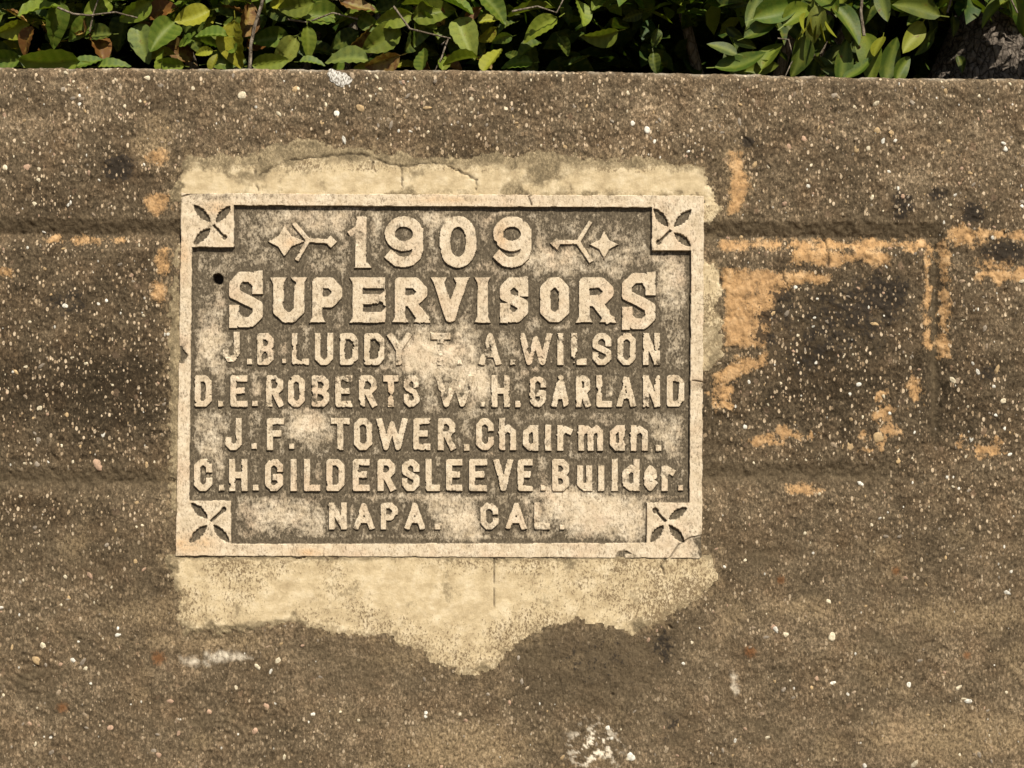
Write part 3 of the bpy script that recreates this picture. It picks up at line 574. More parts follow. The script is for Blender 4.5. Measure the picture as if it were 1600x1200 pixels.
line(717, 768, 10.8, [('C', 302, 332), ('.', 341, 351, 757, 768), ('H', 357, 387), ('.', 394, 404, 757, 768), ('G', 413, 443), ('I', 453, 464), ('L', 474, 501), ('D', 509, 539), ('E', 550, 578), ('R', 589, 618), ('S', 627, 656),
    ('L', 664, 688), ('E', 696, 723), ('E', 732, 762), ('V', 771, 802), ('E', 808, 833), ('.', 844, 853, 757, 768), ('B', 862, 890), ('u', 901, 926, 727, 768), ('i', 934, 944, 727, 768), ('l', 955, 965), ('d', 972, 1000), ('e', 1006, 1027, 727, 768),
    ('r', 1033, 1055, 727, 768), ('.', 1059, 1068, 757, 768)])
line(785.5, 828, 10.0, [('N', 513, 542), ('A', 552, 585), ('P', 594, 622), ('A', 632, 664), ('.', 678, 688, 818, 828), ('C', 750, 779), ('A', 790, 823), ('L', 834, 860), ('.', 874, 882, 819, 828)])
lab = np.zeros(x.shape, dtype=np.int32)
d_let = np.full(x.shape, 99.0)
def region(a, b, c, d, pad=14):
    i0, i1 = np.searchsorted(pxs, a - pad), np.searchsorted(pxs, b + pad); j0, j1 = np.searchsorted(pys, c - pad), np.searchsorted(pys, d + pad)
    return slice(max(j0, 0), j1), slice(max(i0, 0), i1)
wobx = fbm(x, y, 26, 4, 211, .6) * 1.1; woby = fbm(x, y, 26, 4, 215, .6) * 1.1
chip = np.clip(fbm(x, y, 24, 4, 221, .6) - 0.30 + 0.14 * sstep(508, 524, y) * sstep(645, 630, y), 0, 1) * 14 + fbm(x, y, 5, 2, 225) * 0.3 + 0.3
def stamp(dloc, sl, idx):
    dloc = dloc + chip[sl] * 0.7
    cur = d_let[sl]; m = dloc < cur; cur[m] = dloc[m]; lab[sl][m & (dloc < 2.6)] = idx
for k, (ch, a, b, c, d, w, serif) in enumerate(LET):
    sl = region(a, b, c, d); gx_, gy_ = x[sl] + wobx[sl], y[sl] + woby[sl]
    ww = w if ch != '.' else min(b - a, d - c)
    W_, H_ = b - a, d - c; iw, ih = max(W_ - ww, 0.01), max(H_ - ww, 0.01)
    if ch in 'IliA' or ch == '.': pass
    dl = np.full(gx_.shape, 99.0)
    for pl in glyph(ch, W_, H_, ww):
        pts = [(a + ww / 2 + p * iw, c + ww / 2 + q * ih) for p, q in pl]
        wl = ww
        if ch == '9': wl = ww * 0.95
        if ch == '1' and pts[0][0] != pts[-1][0] and len(pts) == 3: wl = ww * 0.5
        if ch == '1' and len(pts) == 2 and pts[0][1] == pts[1][1]:
            dl = np.minimum(dl, sd_poly(gx_, gy_, [(552, 419), (581, 419), (574, 410), (560, 410)])); continue
        if ch in '09': dl = np.minimum(dl, sd_line(gx_, gy_, pts, wl, False) if len(pts) > 20 else sd_line(gx_, gy_, pts, wl))
        elif ch in 'AVWY' or (ch == 'N' and pts[0][0] != pts[1][0]):
            q_ = sd_line(gx_, gy_, pts, wl * 0.98)
            dl = np.minimum(dl, np.maximum(q_, np.maximum(c - gy_, gy_ - d)))
        else: dl = np.minimum(dl, sd_line(gx_, gy_, pts, wl))
    if serif:
        s_ = 5.0; hh = 11.0; ends = []
        if ch in 'P': ends = [(a + ww / 2, d, 1)]
        if ch in 'R': ends = [(a + ww / 2, d, 1), (b - ww / 2, d, 1)]
        if ch in 'I': ends = [(a + W_ / 2, d, 1), (a + W_ / 2, c, -1)]
        if ch in 'UV': ends = [(a + ww / 2, c, -1), (b - ww / 2, c, -1)]
        if ch in 'E': ends = [(a + ww / 2, d, 1), (a + ww / 2, c, -1)]
        for ex_, ey_, sg in ends:
            dl = np.minimum(dl, sd_poly(gx_, gy_, [(ex_ - ww / 2 - s_, ey_), (ex_ + ww / 2 + s_, ey_), (ex_ + ww / 2 - 1, ey_ - sg * hh), (ex_ - ww / 2 + 1, ey_ - sg * hh)]))
        if ch == 'E': dl = np.minimum(dl, sd_poly(gx_, gy_, [(b, c), (b, c + 24), (b - 5, c + 12), (b - 12, c + 10), (b - 12, c)])); dl = np.minimum(dl, sd_poly(gx_, gy_, [(b + 2, d - 27), (b, d), (b - 12, d), (b - 12, d - 12)])); dl = np.minimum(dl, sd_poly(gx_, gy_, [(b + 1, 452), (b + 1, 480), (b - 12, 470), (b - 12, 462)]))
        if ch == 'S': dl = np.minimum(dl, sd_poly(gx_, gy_, [(b - 15, c - 1), (b, c - 2), (b, c + H_ * .30), (b - 15, c + H_ * .30)])); dl = np.minimum(dl, sd_poly(gx_, gy_, [(a, d - H_ * .30), (a + 15, d - H_ * .30), (a + 14, d + 1), (a, d + 1)]))
    stamp(dl, sl, k + 1)
NL = len(LET)
# ornaments: four-pointed star, fork and arrow point
def star(cx_, cy_, l, r, u, dd, q=.30):
    P4 = [(cx_ - l, cy_), (cx_, cy_ - u), (cx_ + r, cy_), (cx_, cy_ + dd)]; out = []
    for i in range(4):
        p, n_ = P4[i], P4[(i + 1) % 4]; out.append(p); out.append((cx_ + (p[0] - cx_ + n_[0] - cx_) * q, cy_ + (p[1] - cy_ + n_[1] - cy_) * q))
    return out
for k, (stp, segs, hd) in enumerate([
    (star(444, 377, 26, 32, 24, 25, .36), [[(461, 351), (481, 375), (465, 404)], [(480, 375), (512, 377)]], [(507, 377), (516, 367), (527, 378), (517, 388)]),
    (star(944, 382, 23, 23, 23, 24, .33), [[(921, 349), (903, 378), (922, 407)], [(904, 378), (872, 378)]], [(859, 380), (870, 371), (877, 379), (871, 391)])]):
    sl = region(410 if k == 0 else 855, 530 if k == 0 else 970, 345, 412); gx_, gy_ = x[sl] + wobx[sl] * .6, y[sl] + woby[sl] * .6
    dl = sd_poly(gx_, gy_, stp)
    for s_ in segs: dl = np.minimum(dl, sd_line(gx_, gy_, s_, 7.5))
    dl = np.minimum(dl, sd_poly(gx_, gy_, hd)); stamp(dl, sl, NL + 1 + k)
# wear: where the raised work has been rubbed down
ero = np.clip(0.9 * gauss(x, y, 556, 372, 9, 13) + 0.95 * gauss(x, y, 655, 560, 36, 34) + 0.75 * gauss(x, y, 730, 545, 26, 30) + 0.6 * gauss(x, y, 705, 610, 60, 28) + 0.5 * gauss(x, y, 470, 660, 50, 30) + 0.5 * gauss(x, y, 400, 605, 20, 16) + .45 * gauss(x, y, 430, 545, 30, 14)
    + 0.7 * gauss(x, y, 940, 800, 90, 28) + .4 * gauss(x, y, 835, 555, 26, 20) + .35 * gauss(x, y, 560, 365, 12, 14) + 0.35 * gauss(x, y, 340, 555, 30, 40), 0, 1)
wearband = 0.32 + 0.68 * sstep(508, 524, y) * sstep(650, 630, y) + .2 * sstep(640, 660, y)
ero = np.clip(ero + wearband * sstep(0.12, 0.55, fbm(x, y, 48, 5, 233, .62)), 0, 1)
ero_n = np.clip(ero + 0.5 * (fbm(x, y, 18, 4, 231)) * (ero > .08), 0, 1)
topL = 0.6 + fbm(x, y, 14, 3, 235) * 0.25
panel = 3.5 + fbm(x, y, 90, 3, 241) * 0.9 + fbm(x, y, 14, 3, 245) * 0.6 - 1.2 * np.clip(ero, 0, 1)
topL = topL + (panel - topL) * sstep(0.35, 0.95, ero_n) * 0.95
frame_top = -2.2 + fbm(x, y, 60, 3, 251) * 0.6 + fbm(x, y, 12, 3, 255) * 0.45
# carved leaves in the corner blocks
def lens(cx_, cy_, tx, ty, w, t0=0.06):
    L = math.hypot(tx - cx_, ty - cy_); ux, uy = (tx - cx_) / L, (ty - cy_) / L
    u = ((x - cx_) * ux + (y - cy_) * uy) / L; v = -(x - cx_) * uy + (y - cy_) * ux
    half = w * np.sin(np.clip((u - t0) / (1 - t0), 0, 1) * math.pi) ** 0.75 * (1 + 0.10 * np.sin(u * 40 + np.abs(v)))
    return np.where((u > t0) & (u < 1), np.abs(v) - half, 50)
carve = np.full(x.shape, 50.0)
for c, leaves, st, dot in [((333.5, 352), [(303, 321), (360, 322), (303, 382)], (351, 371), 4), ((1048, 360), [(1021, 326), (1080, 328), (1079, 385)], (1029, 379), 4),
                           ((329, 815), [(299, 786), (296, 848), (358, 848)], (350, 796), 4), ((1040, 815), [(1073, 793), (1016, 848), (1069, 848)], (1024, 798), 5)]:
    for tp in leaves: carve = np.minimum(carve, lens(c[0], c[1], tp[0], tp[1], 6.5, 0.16))
    carve = np.minimum(carve, sd_line(x, y, [c, st], 4.2, False)); carve = np.minimum(carve, np.hypot(x - st[0], y - st[1]) - dot)
carve += fbm(x, y, 8, 2, 261) * 1.0
carved = sstep(0.9, -1.2, carve)
PCR = [[(1098, 836), (1078, 841), (1060, 852), (1050, 866), (1044, 876)], [(283, 308), (300, 303), (330, 301)], [(1082, 595), (1099, 597)], [(830, 321), (826, 308), (834, 302)]]
dcp = np.full(x.shape, 99.0)
for c in PCR: dcp = np.minimum(dcp, dist_poly(x + wobx * 1.5, y + woby * 1.5, c))
pcrack = sstep(2.0, 0.5, dcp) * 0.8
spall = sstep(1.5, -1.5, np.minimum(sd_poly(x, y, [(958, 880), (964, 864), (975, 859), (986, 865), (977, 868), (970, 880)]), sd_poly(x, y, [(275, 545), (284, 541), (293, 556), (288, 568), (274, 566)])) + fbm(x, y, 9, 3, 263) * 3)
spall = np.maximum(spall, sstep(1.5, -1.5, sd_poly(x, y, [(1084, 842), (1104, 832), (1104, 880), (1094, 880), (1090, 858)]) + fbm(x, y, 12, 3, 264) * 5) * .8)
up_f = sstep(0.6, -0.7, d_frame); up_l = sstep(0.5, -0.5, d_let)
yd = panel.copy()
yd = np.where(up_l > 0, panel + (topL - panel) * up_l, yd)
yd = yd + (frame_top - yd) * up_f
yd = np.maximum(yd, np.where(carved > 0, frame_top + 4.2 * carved, -99)) if False else yd + 3.6 * carved * up_f
yd += pcrack * 2.0 + spall * 1.8
hole = sstep(9.5, 6.5, np.hypot(x - 340, y - 436) + fbm(x, y, 10, 2, 265) * 1.5); yd += hole * 14
yd += sstep(-1.5, 2.0, d_out) * 9                       # outer arris drops into the bed
# cleanliness: cream where rubbed or washed, brown growth elsewhere
fz = fbm(x, y, 60, 5, 271, .6)
washed = (0.55 * gauss(x, y, 940, 805, 110, 34) + .5 * gauss(x, y, 715, 815, 40, 30) + .42 * gauss(x, y, 660, 545, 50, 45) + .4 * gauss(x, y, 740, 590, 50, 50) + .45 * gauss(x, y, 480, 668, 40, 26) + .32 * gauss(x, y, 330, 530, 26, 40)
    + .35 * gauss(x, y, 450, 805, 80, 22) + .32 * gauss(x, y, 900, 400, 110, 28) + .25 * gauss(x, y, 500, 350, 120, 40) + .3 * gauss(x, y, 1045, 450, 26, 50) + .3 * gauss(x, y, 1045, 690, 22, 24) + .22 * gauss(x, y, 330, 690, 30, 60) + .3 * gauss(x, y, 645, 775, 90, 8) + .25 * gauss(x, y, 700, 345, 60, 12) + .4 * gauss(x, y, 870, 770, 50, 12))
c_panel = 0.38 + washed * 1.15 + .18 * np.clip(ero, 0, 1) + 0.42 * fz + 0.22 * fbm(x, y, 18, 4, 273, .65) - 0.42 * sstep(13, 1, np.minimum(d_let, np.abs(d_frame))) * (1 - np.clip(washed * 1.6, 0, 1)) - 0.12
c_raise = 0.80 + 0.46 * fbm(x, y, 34, 5, 281, .66) - 0.75 * sstep(0.12, 0.5, fbm(x, y, 30, 5, 283, .65)) * (0.35 + 0.65 * sstep(508, 524, y) * sstep(655, 630, y)) - 0.30 * np.clip(ero, 0, 1)
c_frame = 0.90 + 0.36 * fbm(x, y, 50, 4, 285) - 0.65 * gauss(x, y, 285, 552, 10, 14) - .35 * gauss(x, y, 1090, 600, 14, 10) - .4 * gauss(x, y, 978, 868, 14, 6) - .35 * gauss(x, y, 1092, 850, 14, 16) - .25 * gauss(x, y, 345, 306, 50, 10)
clean = c_panel + (c_raise + 0.08 - c_panel) * sstep(0.6, 1.0, up_l)
clean = clean + (c_frame - clean) * sstep(0.4, 0.98, up_f)
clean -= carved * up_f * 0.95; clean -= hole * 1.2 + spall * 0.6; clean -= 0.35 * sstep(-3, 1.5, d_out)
ochre = np.clip(.9 * gauss(x, y, 300, 850, 36, 16) + .7 * gauss(x, y, 285, 400, 12, 26) + .8 * gauss(x, y, 784, 366, 10, 20) + .7 * gauss(x, y, 480, 863, 30, 8) + .6 * gauss(x, y, 700, 312, 60, 6) + .6 * gauss(x, y, 340, 325, 26, 12) + .5 * gauss(x, y, 600, 612, 14, 16) + .5 * gauss(x, y, 452, 380, 14, 10), 0, 1)
PV = np.stack([(x - 800) * 0.001, yd * 0.001, ZC + (600 - y) * 0.001], -1).reshape(-1, 3)
PF = grid_faces(*x.shape)
fc = lambda a: a.ravel()[PF].mean(1)
keep = fc(d_out) < 3.0
isF = (fc(d_frame) < 1.4) & keep
blkf = np.array([fc(d) for d in d_blk]) < 0
A_p = {'clean': clean.ravel(), 'ochre': ochre.ravel(), 'crack': np.clip(pcrack * .8 + hole, 0, 1).ravel()}
lab_f = lab.ravel()[PF].max(1); lab_f[(fc(d_let) > 1.6) | isF] = 0
org0 = (0, 0, ZC)
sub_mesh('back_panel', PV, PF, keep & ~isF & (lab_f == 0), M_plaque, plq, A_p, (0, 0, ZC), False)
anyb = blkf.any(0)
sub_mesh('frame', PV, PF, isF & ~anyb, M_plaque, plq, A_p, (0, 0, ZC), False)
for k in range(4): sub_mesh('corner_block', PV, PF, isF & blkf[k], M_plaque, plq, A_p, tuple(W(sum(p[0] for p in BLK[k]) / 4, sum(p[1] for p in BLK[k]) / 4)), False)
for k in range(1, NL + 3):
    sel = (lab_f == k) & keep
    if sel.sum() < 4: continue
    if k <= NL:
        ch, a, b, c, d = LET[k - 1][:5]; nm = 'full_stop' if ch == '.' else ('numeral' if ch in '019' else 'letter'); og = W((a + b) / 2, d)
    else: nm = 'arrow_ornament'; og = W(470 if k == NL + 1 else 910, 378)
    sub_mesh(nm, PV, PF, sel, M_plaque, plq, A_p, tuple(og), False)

# ------------------------------------------------------------------ shrubs and tree behind the wall
def leaf_mesh(kind, seed):
    """unit leaf along +x (0..1), face +z; kinds: ribbed (toothed, corrugated) or smooth (drooping oval)"""
    r = random.Random(seed); nu, nv = (13, 7) if kind == 'ribbed' else (10, 5)
    wmax = (0.30 if kind == 'ribbed' else 0.25) * r.uniform(.88, 1.12); bend = r.uniform(-.6, .9); fold = r.uniform(.2, .75); tw = r.uniform(-.5, .5); side = r.uniform(-.10, .10)
    vs_, vein = [], []
    for i in range(nu):
        t_ = i / (nu - 1); wd = wmax * max(0.015, math.sin(math.pi * min(1, t_ ** 0.82)) ** 0.7 * (1 - 0.18 * t_))
        if t_ > .93: wd *= 0.6
        for j in range(nv):
            s_ = (j / (nv - 1)) * 2 - 1; ww = wd * (1 + (0.06 if (i % 2 and abs(s_) == 1 and kind == 'ribbed') else 0))
            xx = t_; yy = s_ * ww; zz = abs(s_) * ww * fold - bend * t_ * t_ * .5
            if kind == 'ribbed': zz += 0.020 * math.cos(math.pi * i) * (abs(s_) > .1); xx += abs(s_) * 0.05
            zz += s_ * ww * math.sin(tw * t_ * 2) * .8; yy += side * math.sin(t_ * math.pi)
            vs_.append((xx - 0.5, yy, zz)); vein.append(max(1.0 if s_ == 0 else 0.0, 0.55 if (i % 2 == 0 and kind == 'ribbed') else 0.12))
    # short stalk
    b = len(vs_); vs_ += [(-.5, .012, 0), (-.5, -.012, 0), (-.66, .010, .02), (-.66, -.010, .02)]; vein += [1] * 4
    F_ = list(map(tuple, grid_faces(nu, nv))) + [(b, b + 1, b + 3, b + 2)]
    o = mesh_obj('leaf', vs_, F_, M_leaf, None, True, {'vein': np.array(vein)}); me = o.data; bpy.data.objects.remove(o); return me
RIB = [leaf_mesh('ribbed', 10 + k) for k in range(14)]; SMO = [leaf_mesh('smooth', 30 + k) for k in range(12)]
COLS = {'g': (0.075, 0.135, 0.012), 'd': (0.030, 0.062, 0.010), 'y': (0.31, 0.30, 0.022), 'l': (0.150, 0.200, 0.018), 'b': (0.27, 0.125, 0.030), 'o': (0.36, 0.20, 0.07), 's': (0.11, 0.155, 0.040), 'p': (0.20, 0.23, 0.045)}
shrub_a = empty('shrub', (-0.45, 0.55, ZT - 0.17), 'leafy shrub with ribbed yellow-green and brown leaves behind the wall', 'shrub')
shrub_b = empty('shrub', (0.50, 0.62, ZT - 0.17), 'shrub with smooth dark green drooping leaves beside the tree trunk', 'shrub')
def put_leaf(parent, kind, px, py, length, ang, c, depth, tilt, roll, k):
    me = (RIB if kind == 'r' else SMO)[k % 12]
    o = bpy.data.objects.new('leaf', me); col.objects.link(o); o.parent = parent
    a = math.radians(ang)
    ex = Vector((math.cos(a), 0, math.sin(a)))
    # leaf plane faces the camera (-y) and is then tipped skyward and rolled about its rib
    ez = Vector((0, -1, 0)); ey = ez.cross(ex)
    m = Matrix((ex, ey, ez)).transposed()
    m = Matrix.Rotation(math.radians(-tilt), 3, 'X') @ m @ Matrix.Rotation(math.radians(roll), 3, 'X')
    L = length * 0.001 * (D + depth) / D
    o.matrix_local = Matrix.Translation(WD(px, py, depth) - Vector(parent.location)) @ m.to_4x4() @ Matrix.Diagonal((L, L, L, 1))
    cc = COLS[c]; j = random.uniform(.55, 1.05) * (0.78 if kind == 's' else 1.0); o.color = (cc[0] * j * random.uniform(.92, 1.08), cc[1] * j, cc[2] * j, {'b': .35, 'o': .5, 'y': .9}.get(c, random.uniform(.85, 1.0)))
    return o
LEAF_A = [(58, 18, 62, 15, 'l'), (22, 45, 50, 200, 'y'), (92, 36, 66, -95, 'g'), (44, 63, 46, -105, 'b'), (157, 70, 58, -58, 'b'), (84, 92, 78, 175, 'l'), (134, 98, 44, 20, 'g'), (186, 48, 50, -110, 'd'), (128, 42, 48, -130, 'g'), (222, 62, 58, -75, 's'),
    (258, 52, 62, -110, 'g'), (250, 96, 40, 100, 'l'), (303, 24, 52, 205, 'y'), (332, 55, 46, 175, 'g'), (369, 66, 66, -88, 'y'), (320, 82, 26, 190, 'y'), (332, 98, 26, 80, 'y'), (270, 100, 36, 170, 'l'), (420, 98, 52, 10, 'l'), (446, 78, 52, 232, 'p'),
    (482, 64, 46, -85, 'l'), (486, 95, 36, 5, 'g'), (500, 20, 60, 12, 'g'), (545, 92, 62, 175, 's'), (598, 58, 64, 215, 'l'), (600, 96, 52, 200, 'o'), (556, 4, 52, -8, 'o'), (560, 22, 64, 188, 'l'), (618, 30, 52, 200, 'l'), (638, 62, 44, -120, 'd'),
    (660, 94, 46, 90, 'g'), (676, 22, 62, 15, 'l'), (694, 98, 34, 80, 'l'), (727, 52, 66, -70, 'p'), (722, 90, 50, 180, 'l'), (766, 92, 56, 70, 'y'), (768, 12, 56, -50, 'g'), (738, 20, 28, 30, 'b'), (786, 62, 30, -160, 'g'), (832, 12, 66, 178, 'l'),
    (846, 44, 58, 212, 'l'), (903, 22, 46, -92, 'l'), (935, 4, 34, -120, 'g'), (940, 55, 52, 195, 'l'), (828, 88, 52, -85, 'd'), (700, 55, 46, -20, 'd'), (655, 5, 46, 160, 'l'), (430, 18, 50, 160, 'd'), (465, 8, 52, 190, 'l'), (405, 40, 40, -110, 'd'),
    (345, 12, 50, 140, 'd'), (215, 18, 52, -140, 'l'), (165, 15, 44, -160, 'd'), (10, 90, 46, 170, 'g'), (10, 15, 40, 30, 'd'), (300, 62, 40, -60, 'd'), (540, 60, 46, -150, 'd'), (575, 35, 40, -40, 'g'), (20, 100, 50, 10, 'd'), (175, 100, 46, 10, 'g'),
    (610, 8, 46, -160, 'd'), (715, 8, 50, -30, 'g'), (800, 30, 40, 200, 'd'), (1026, 58, 28, -100, 'd'), (1024, 96, 32, -80, 'd'), (905, 100, 34, 10, 'd'), (990, 25, 30, 200, 'd'), (880, 70, 30, -60, 'd'), (-30, 40, 60, 20, 'l'), (-40, 85, 60, 170, 'g'), (-70, 20, 60, -60, 'l')]
for k, (px, py, L, ang, c) in enumerate(LEAF_A):
    low_ = py > 85
    put_leaf(shrub_a, 'r', px, py, L * 1.12, ang, c, (0.33 if low_ else 0.36) + 0.03 * ((k * 7) % 5) / 5 + (0.12 if c == 'd' else 0), random.uniform(-8, 42), random.uniform(-48, 48), k)
LEAF_B = [(1128, 78, 44, 160, 's'), (1156, 100, 70, 8, 'g'), (1192, 46, 58, 25, 'g'), (1206, 84, 62, 60, 'l'), (1246, 86, 62, -100, 'g'), (1216, 12, 76, 25, 'g'), (1250, 20, 62, 40, 'l'), (1286, 62, 80, -94, 'd'), (1322, 38, 72, -65, 'g'), (1318, 98, 64, 82, 'g'),
    (1350, 84, 74, -92, 'l'), (1392, 96, 66, 75, 'g'), (1374, 74, 44, -110, 'y'), (1430, 18, 70, 170, 'l'), (1424, 60, 62, -125, 'y'), (1310, 110, 46, 170, 's'), (1412, 108, 46, 60, 'g'), (1555, 14, 56, 220, 'l'), (1592, 22, 58, -75, 'g'), (1290, 8, 56, -60, 'g'),
    (1180, 16, 50, 200, 'd'), (1380, 10, 50, -80, 's'), (1275, 108, 50, 90, 'd'), (1190, 108, 46, 10, 'l'), (1360, 20, 50, -120, 'd'), (1340, 112, 50, 30, 'g'), (1150, 55, 34, -40, 'd'), (1490, 40, 30, -90, 'd'), (1500, 100, 26, -80, 'd'), (1640, 30, 60, 200, 'l'), (1270, 40, 60, -110, 'p'), (1235, 50, 50, -60, 'd')]
for k, (px, py, L, ang, c) in enumerate(LEAF_B):
    put_leaf(shrub_b, 's', px, py, L * 1.15, ang, c, 0.35 + 0.03 * ((k * 5) % 4) / 4 + (0.10 if c == 'd' else 0), random.uniform(0, 34), random.uniform(-35, 35), k)
for k, (px, py, dx, dy) in enumerate([(1268, 42, -22, 20), (1276, 38, 4, 30), (1282, 44, 12, 14), (1270, 30, -6, 26), (1290, 34, 14, 26), (1262, 28, -16, 12)]):   # a knot of young tips
    put_leaf(shrub_b, 's', px + dx * .5, py + dy * .5, 34, -90 + dx * 1.4, 'y', 0.33, 20, 60 + k * 9, k)

fill = random.Random(77)
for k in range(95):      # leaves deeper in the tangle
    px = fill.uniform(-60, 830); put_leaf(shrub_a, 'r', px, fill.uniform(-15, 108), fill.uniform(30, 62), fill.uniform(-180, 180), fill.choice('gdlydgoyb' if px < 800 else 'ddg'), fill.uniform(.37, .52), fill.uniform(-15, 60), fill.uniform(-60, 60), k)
for k in range(34):
    px = fill.uniform(1115, 1470); put_leaf(shrub_b, 's', px, fill.uniform(-15, 115), fill.uniform(38, 70), fill.uniform(-140, -30), fill.choice('ggdlsd'), fill.uniform(.40, .55), fill.uniform(-10, 50), fill.uniform(-60, 60), k)

def tube(pts, radii, seg=8, nz=0.0, seed=0):
    v, f = [], []; r = np.random.default_rng(seed); n = len(pts)
    for i, p in enumerate(pts):
        p = np.array(p, float); d = np.array(pts[min(i + 1, n - 1)], float) - np.array(pts[max(i - 1, 0)], float); d /= np.linalg.norm(d) + 1e-9
        a = np.cross(d, [0, 1, .01] if abs(d[1]) < .9 else [1, 0, 0]); a /= np.linalg.norm(a); b = np.cross(d, a)
        for k in range(seg):
            th = k / seg * 2 * math.pi; rr = radii[i] * (1 + nz * r.normal()); v.append(p + rr * (math.cos(th) * a + math.sin(th) * b))
    for i in range(n - 1):
        for k in range(seg): f.append((i * seg + k, i * seg + (k + 1) % seg, (i + 1) * seg + (k + 1) % seg, (i + 1) * seg + k))
    return v, f
def twig(parent, pix, r0, r1, depth, name='branch'):
    pts = [tuple(WD(a, b, depth + (c_[0] if c_ else 0))) for a, b, *c_ in pix]; n = len(pts)
    v, f = tube(pts, [r0 + (r1 - r0) * i / (n - 1) for i in range(n)], 7, .05, int(pix[0][0]))
    return mesh_obj(name, v, f, M_twig, parent)
twig(shrub_a, [(389, 130), (391, 95), (392, 70), (398, 40), (408, 10), (420, -40), (426, -120)], .0035, .0028, .325)
twig(shrub_a, [(90, 12), (115, 22), (140, 24), (180, 19), (215, 28)], .0022, .0012, .34)
twig(shrub_a, [(615, 10), (640, 45), (668, 52), (704, 60)], .0022, .0012, .34)
twig(shrub_a, [(690, 70), (700, 60), (690, 90), (680, 110)], .0018, .0012, .35)
twig(shrub_a, [(800, 18), (840, 10), (870, 20), (890, -20)], .002, .0013, .34)
twig(shrub_a, [(450, 30), (480, 35), (520, 20), (560, 30)], .002, .0012, .37)
twig(shrub_a, [(140, 50), (146, 20), (160, -20)], .0016, .0012, .345)
twig(shrub_b, [(1215, 60), (1232, 62), (1240, 90), (1222, 130)], .0016, .001, .35)
twig(shrub_b, [(1480, 20), (1486, 0), (1492, -60)], .0022, .0016, .42)
twig(shrub_b, [(1350, 56), (1345, 20), (1350, -40), (1330, -160)], .0030, .0026, .36)
twig(shrub_b, [(1560, -60), (1575, -10), (1590, 20)], .0022, .0016, .36)
for sh, bx, seeds in ((shrub_a, -0.45, range(5)), (shrub_b, 0.5, range(4))):
    for s_ in seeds:
        r = random.Random(s_ * 11 + int(bx * 100)); p0 = Vector((bx + r.uniform(-.08, .08), .62 + r.uniform(-.05, .05), ZT - .17)); tx = bx + r.uniform(-.6, .6)
        pts = [tuple(p0 + (Vector((tx, .65 + r.uniform(-.1, .3), ZT + 1.0)) - p0) * q + Vector((r.uniform(-.03, .03), 0, 0))) for q in (0, .2, .4, .6, .8, 1)]
        v, f = tube(pts, [.014, .012, .010, .008, .006, .003], 7, .06, s_); mesh_obj('stem', v, f, M_twig, sh)

def foliage(parent, name, n, lo, hi, size, colours, seed, accept=None):
    r = np.random.default_rng(seed); lv = np.array([(-.5, 0, 0), (-.15, .24, .07), (-.15, 0, 0), (-.15, -.24, .07), (.2, .2, .05), (.2, 0, -.02), (.2, -.2, .05), (.5, 0, -.09)])
    lf = np.array([(0, 2, 1), (0, 3, 2), (1, 2, 5), (1, 5, 4), (2, 3, 6), (2, 6, 5), (4, 5, 7), (5, 6, 7)])
    Vv, Ff, Cc = [], [], []; k = 0
    while k < n:
        p = r.uniform(lo, hi)
        if accept and not accept(p, r): continue
        q = Euler((r.uniform(-.9, .9), r.uniform(-.9, .9), r.uniform(0, 6.28))).to_matrix()
        L = r.uniform(*size); v = (lv * L) @ np.array(q).T + p
        Ff.append(lf + 8 * k); Vv.append(v); c = np.array(COLS[colours[r.integers(len(colours))]]) * r.uniform(.7, 1.1); Cc.append(np.tile([*c, 1], (8, 1))); k += 1
    o = mesh_obj(name, np.concatenate(Vv), np.concatenate(Ff), M_fol, parent, True, {'tint': np.concatenate(Cc)}); o['kind'] = 'stuff'; return o
# overhanging leaves above the view (dapple) and the dense depth behind, its shade deepened by all-dark leaf colour
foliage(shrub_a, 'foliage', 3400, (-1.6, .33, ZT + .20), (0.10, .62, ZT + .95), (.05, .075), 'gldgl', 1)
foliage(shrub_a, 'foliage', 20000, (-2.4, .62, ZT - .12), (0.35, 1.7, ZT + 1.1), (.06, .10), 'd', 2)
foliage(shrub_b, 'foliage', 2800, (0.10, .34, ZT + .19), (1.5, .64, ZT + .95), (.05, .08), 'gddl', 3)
foliage(shrub_b, 'foliage', 20000, (0.20, .66, ZT - .12), (3.0, 1.8, ZT + 1.1), (.06, .10), 'd', 4)

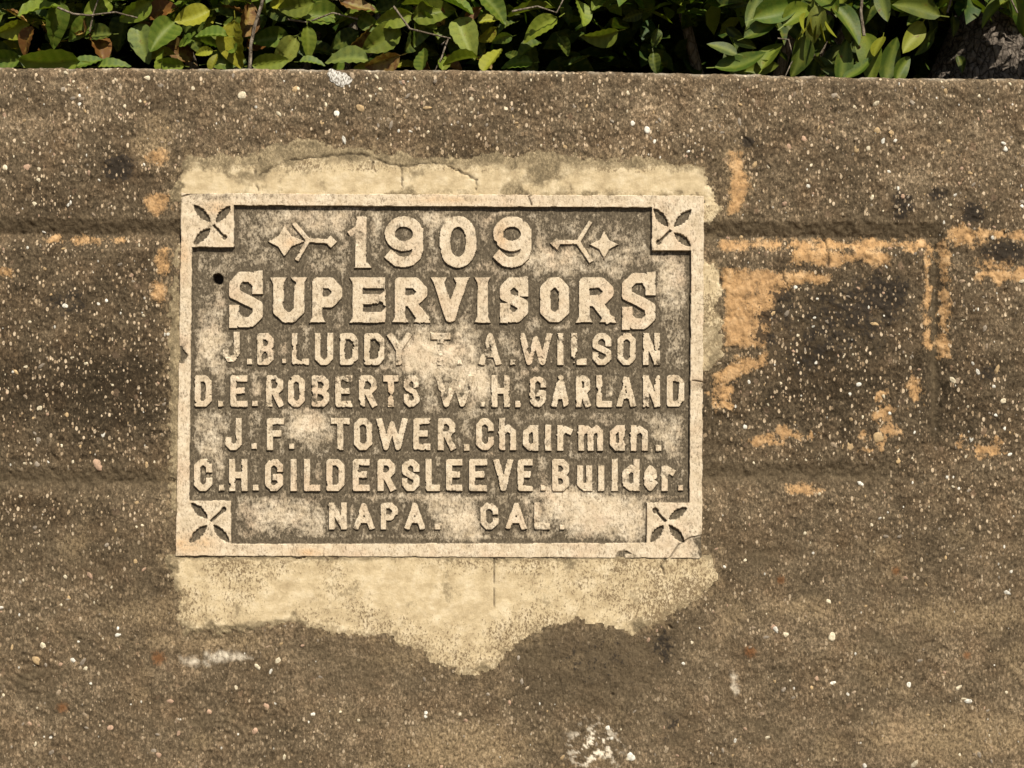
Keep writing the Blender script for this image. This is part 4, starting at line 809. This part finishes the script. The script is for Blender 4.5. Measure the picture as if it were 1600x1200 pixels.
foliage(shrub_a, 'foliage', 9000, (-3.2, 1.7, ZT - .1), (0.6, 2.7, ZT + .9), (.08, .13), 'd', 6)
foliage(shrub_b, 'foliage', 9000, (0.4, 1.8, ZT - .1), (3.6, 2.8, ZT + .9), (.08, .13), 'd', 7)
tree = empty('tree', (0.90, 0.62, ZT - 0.17), 'tree with rough grey bark rising close behind the wall', 'tree')
tp = [(0.86, .60, ZT - .2), (0.88, .60, ZT + .02), (0.915, .60, ZT + .12), (0.95, .61, ZT + .22), (0.99, .63, ZT + .5), (1.02, .66, ZT + 1.0), (1.05, .7, ZT + 1.8)]
pts = []
for i in range(len(tp) - 1):
    for q in np.linspace(0, 1, 8, endpoint=False): pts.append(tuple(np.array(tp[i]) * (1 - q) + np.array(tp[i + 1]) * q))
rad = np.interp(np.arange(len(pts)), [0, 12, 20, 34, len(pts) - 1], [.12, .095, .082, .07, .045])
pts2 = [tuple(np.array(pts[int(i)]) * (1 - (i % 1)) + np.array(pts[min(int(i) + 1, len(pts) - 1)]) * (i % 1)) for i in np.arange(0, len(pts) - 1, 0.2)]
v, f = tube(pts2, np.interp(np.linspace(0, len(pts) - 1, len(pts2)), np.arange(len(pts)), rad), 90, 0, 5); v = np.array(v)
ii = np.arange(len(v)); th = (ii % 90) / 90 * 2 * math.pi; zz = v[:, 2] * 1000; cc_ = np.array(pts2)[ii // 90]
thx = np.minimum(th, 2 * math.pi - th) * 90
rid = 1 - np.abs(fbm(thx, zz, 22, 4, 301, .65, 1.0, .6)) * 2.6
bk = 1 + 0.10 * rid + 0.08 * fbm(thx, zz, 120, 2, 305); v = cc_ + (v - cc_) * bk[:, None]
mesh_obj('trunk', v, f, M_trunk, tree)
for k in range(5):
    r = random.Random(60 + k); b = Vector((1.03, .68, ZT + 1.1 + .15 * k)); e = b + Vector((r.uniform(-1.2, 1.2), r.uniform(-.6, 1.0), r.uniform(.5, 1.1)))
    v, f = tube([tuple(b + (e - b) * q + Vector((0, 0, .1 * math.sin(q * 3)))) for q in (0, .25, .5, .75, 1)], [.03, .025, .019, .012, .006], 8, .05, k); mesh_obj('limb', v, f, M_trunk, tree)
def crown_ok(p, r): q = (p - np.array((1.0, 1.0, ZT + 2.1))) / np.array((1.5, 1.1, .95)); d = np.linalg.norm(q); return d < 1 and (math.sin(p[0] * 5) + math.sin(p[1] * 6 + 1) + math.sin(p[2] * 7)) > -1.0
foliage(tree, 'crown', 6000, (-.5, -.1, ZT + 1.15), (2.5, 2.1, ZT + 3.0), (.07, .11), 'dgg', 9, crown_ok)
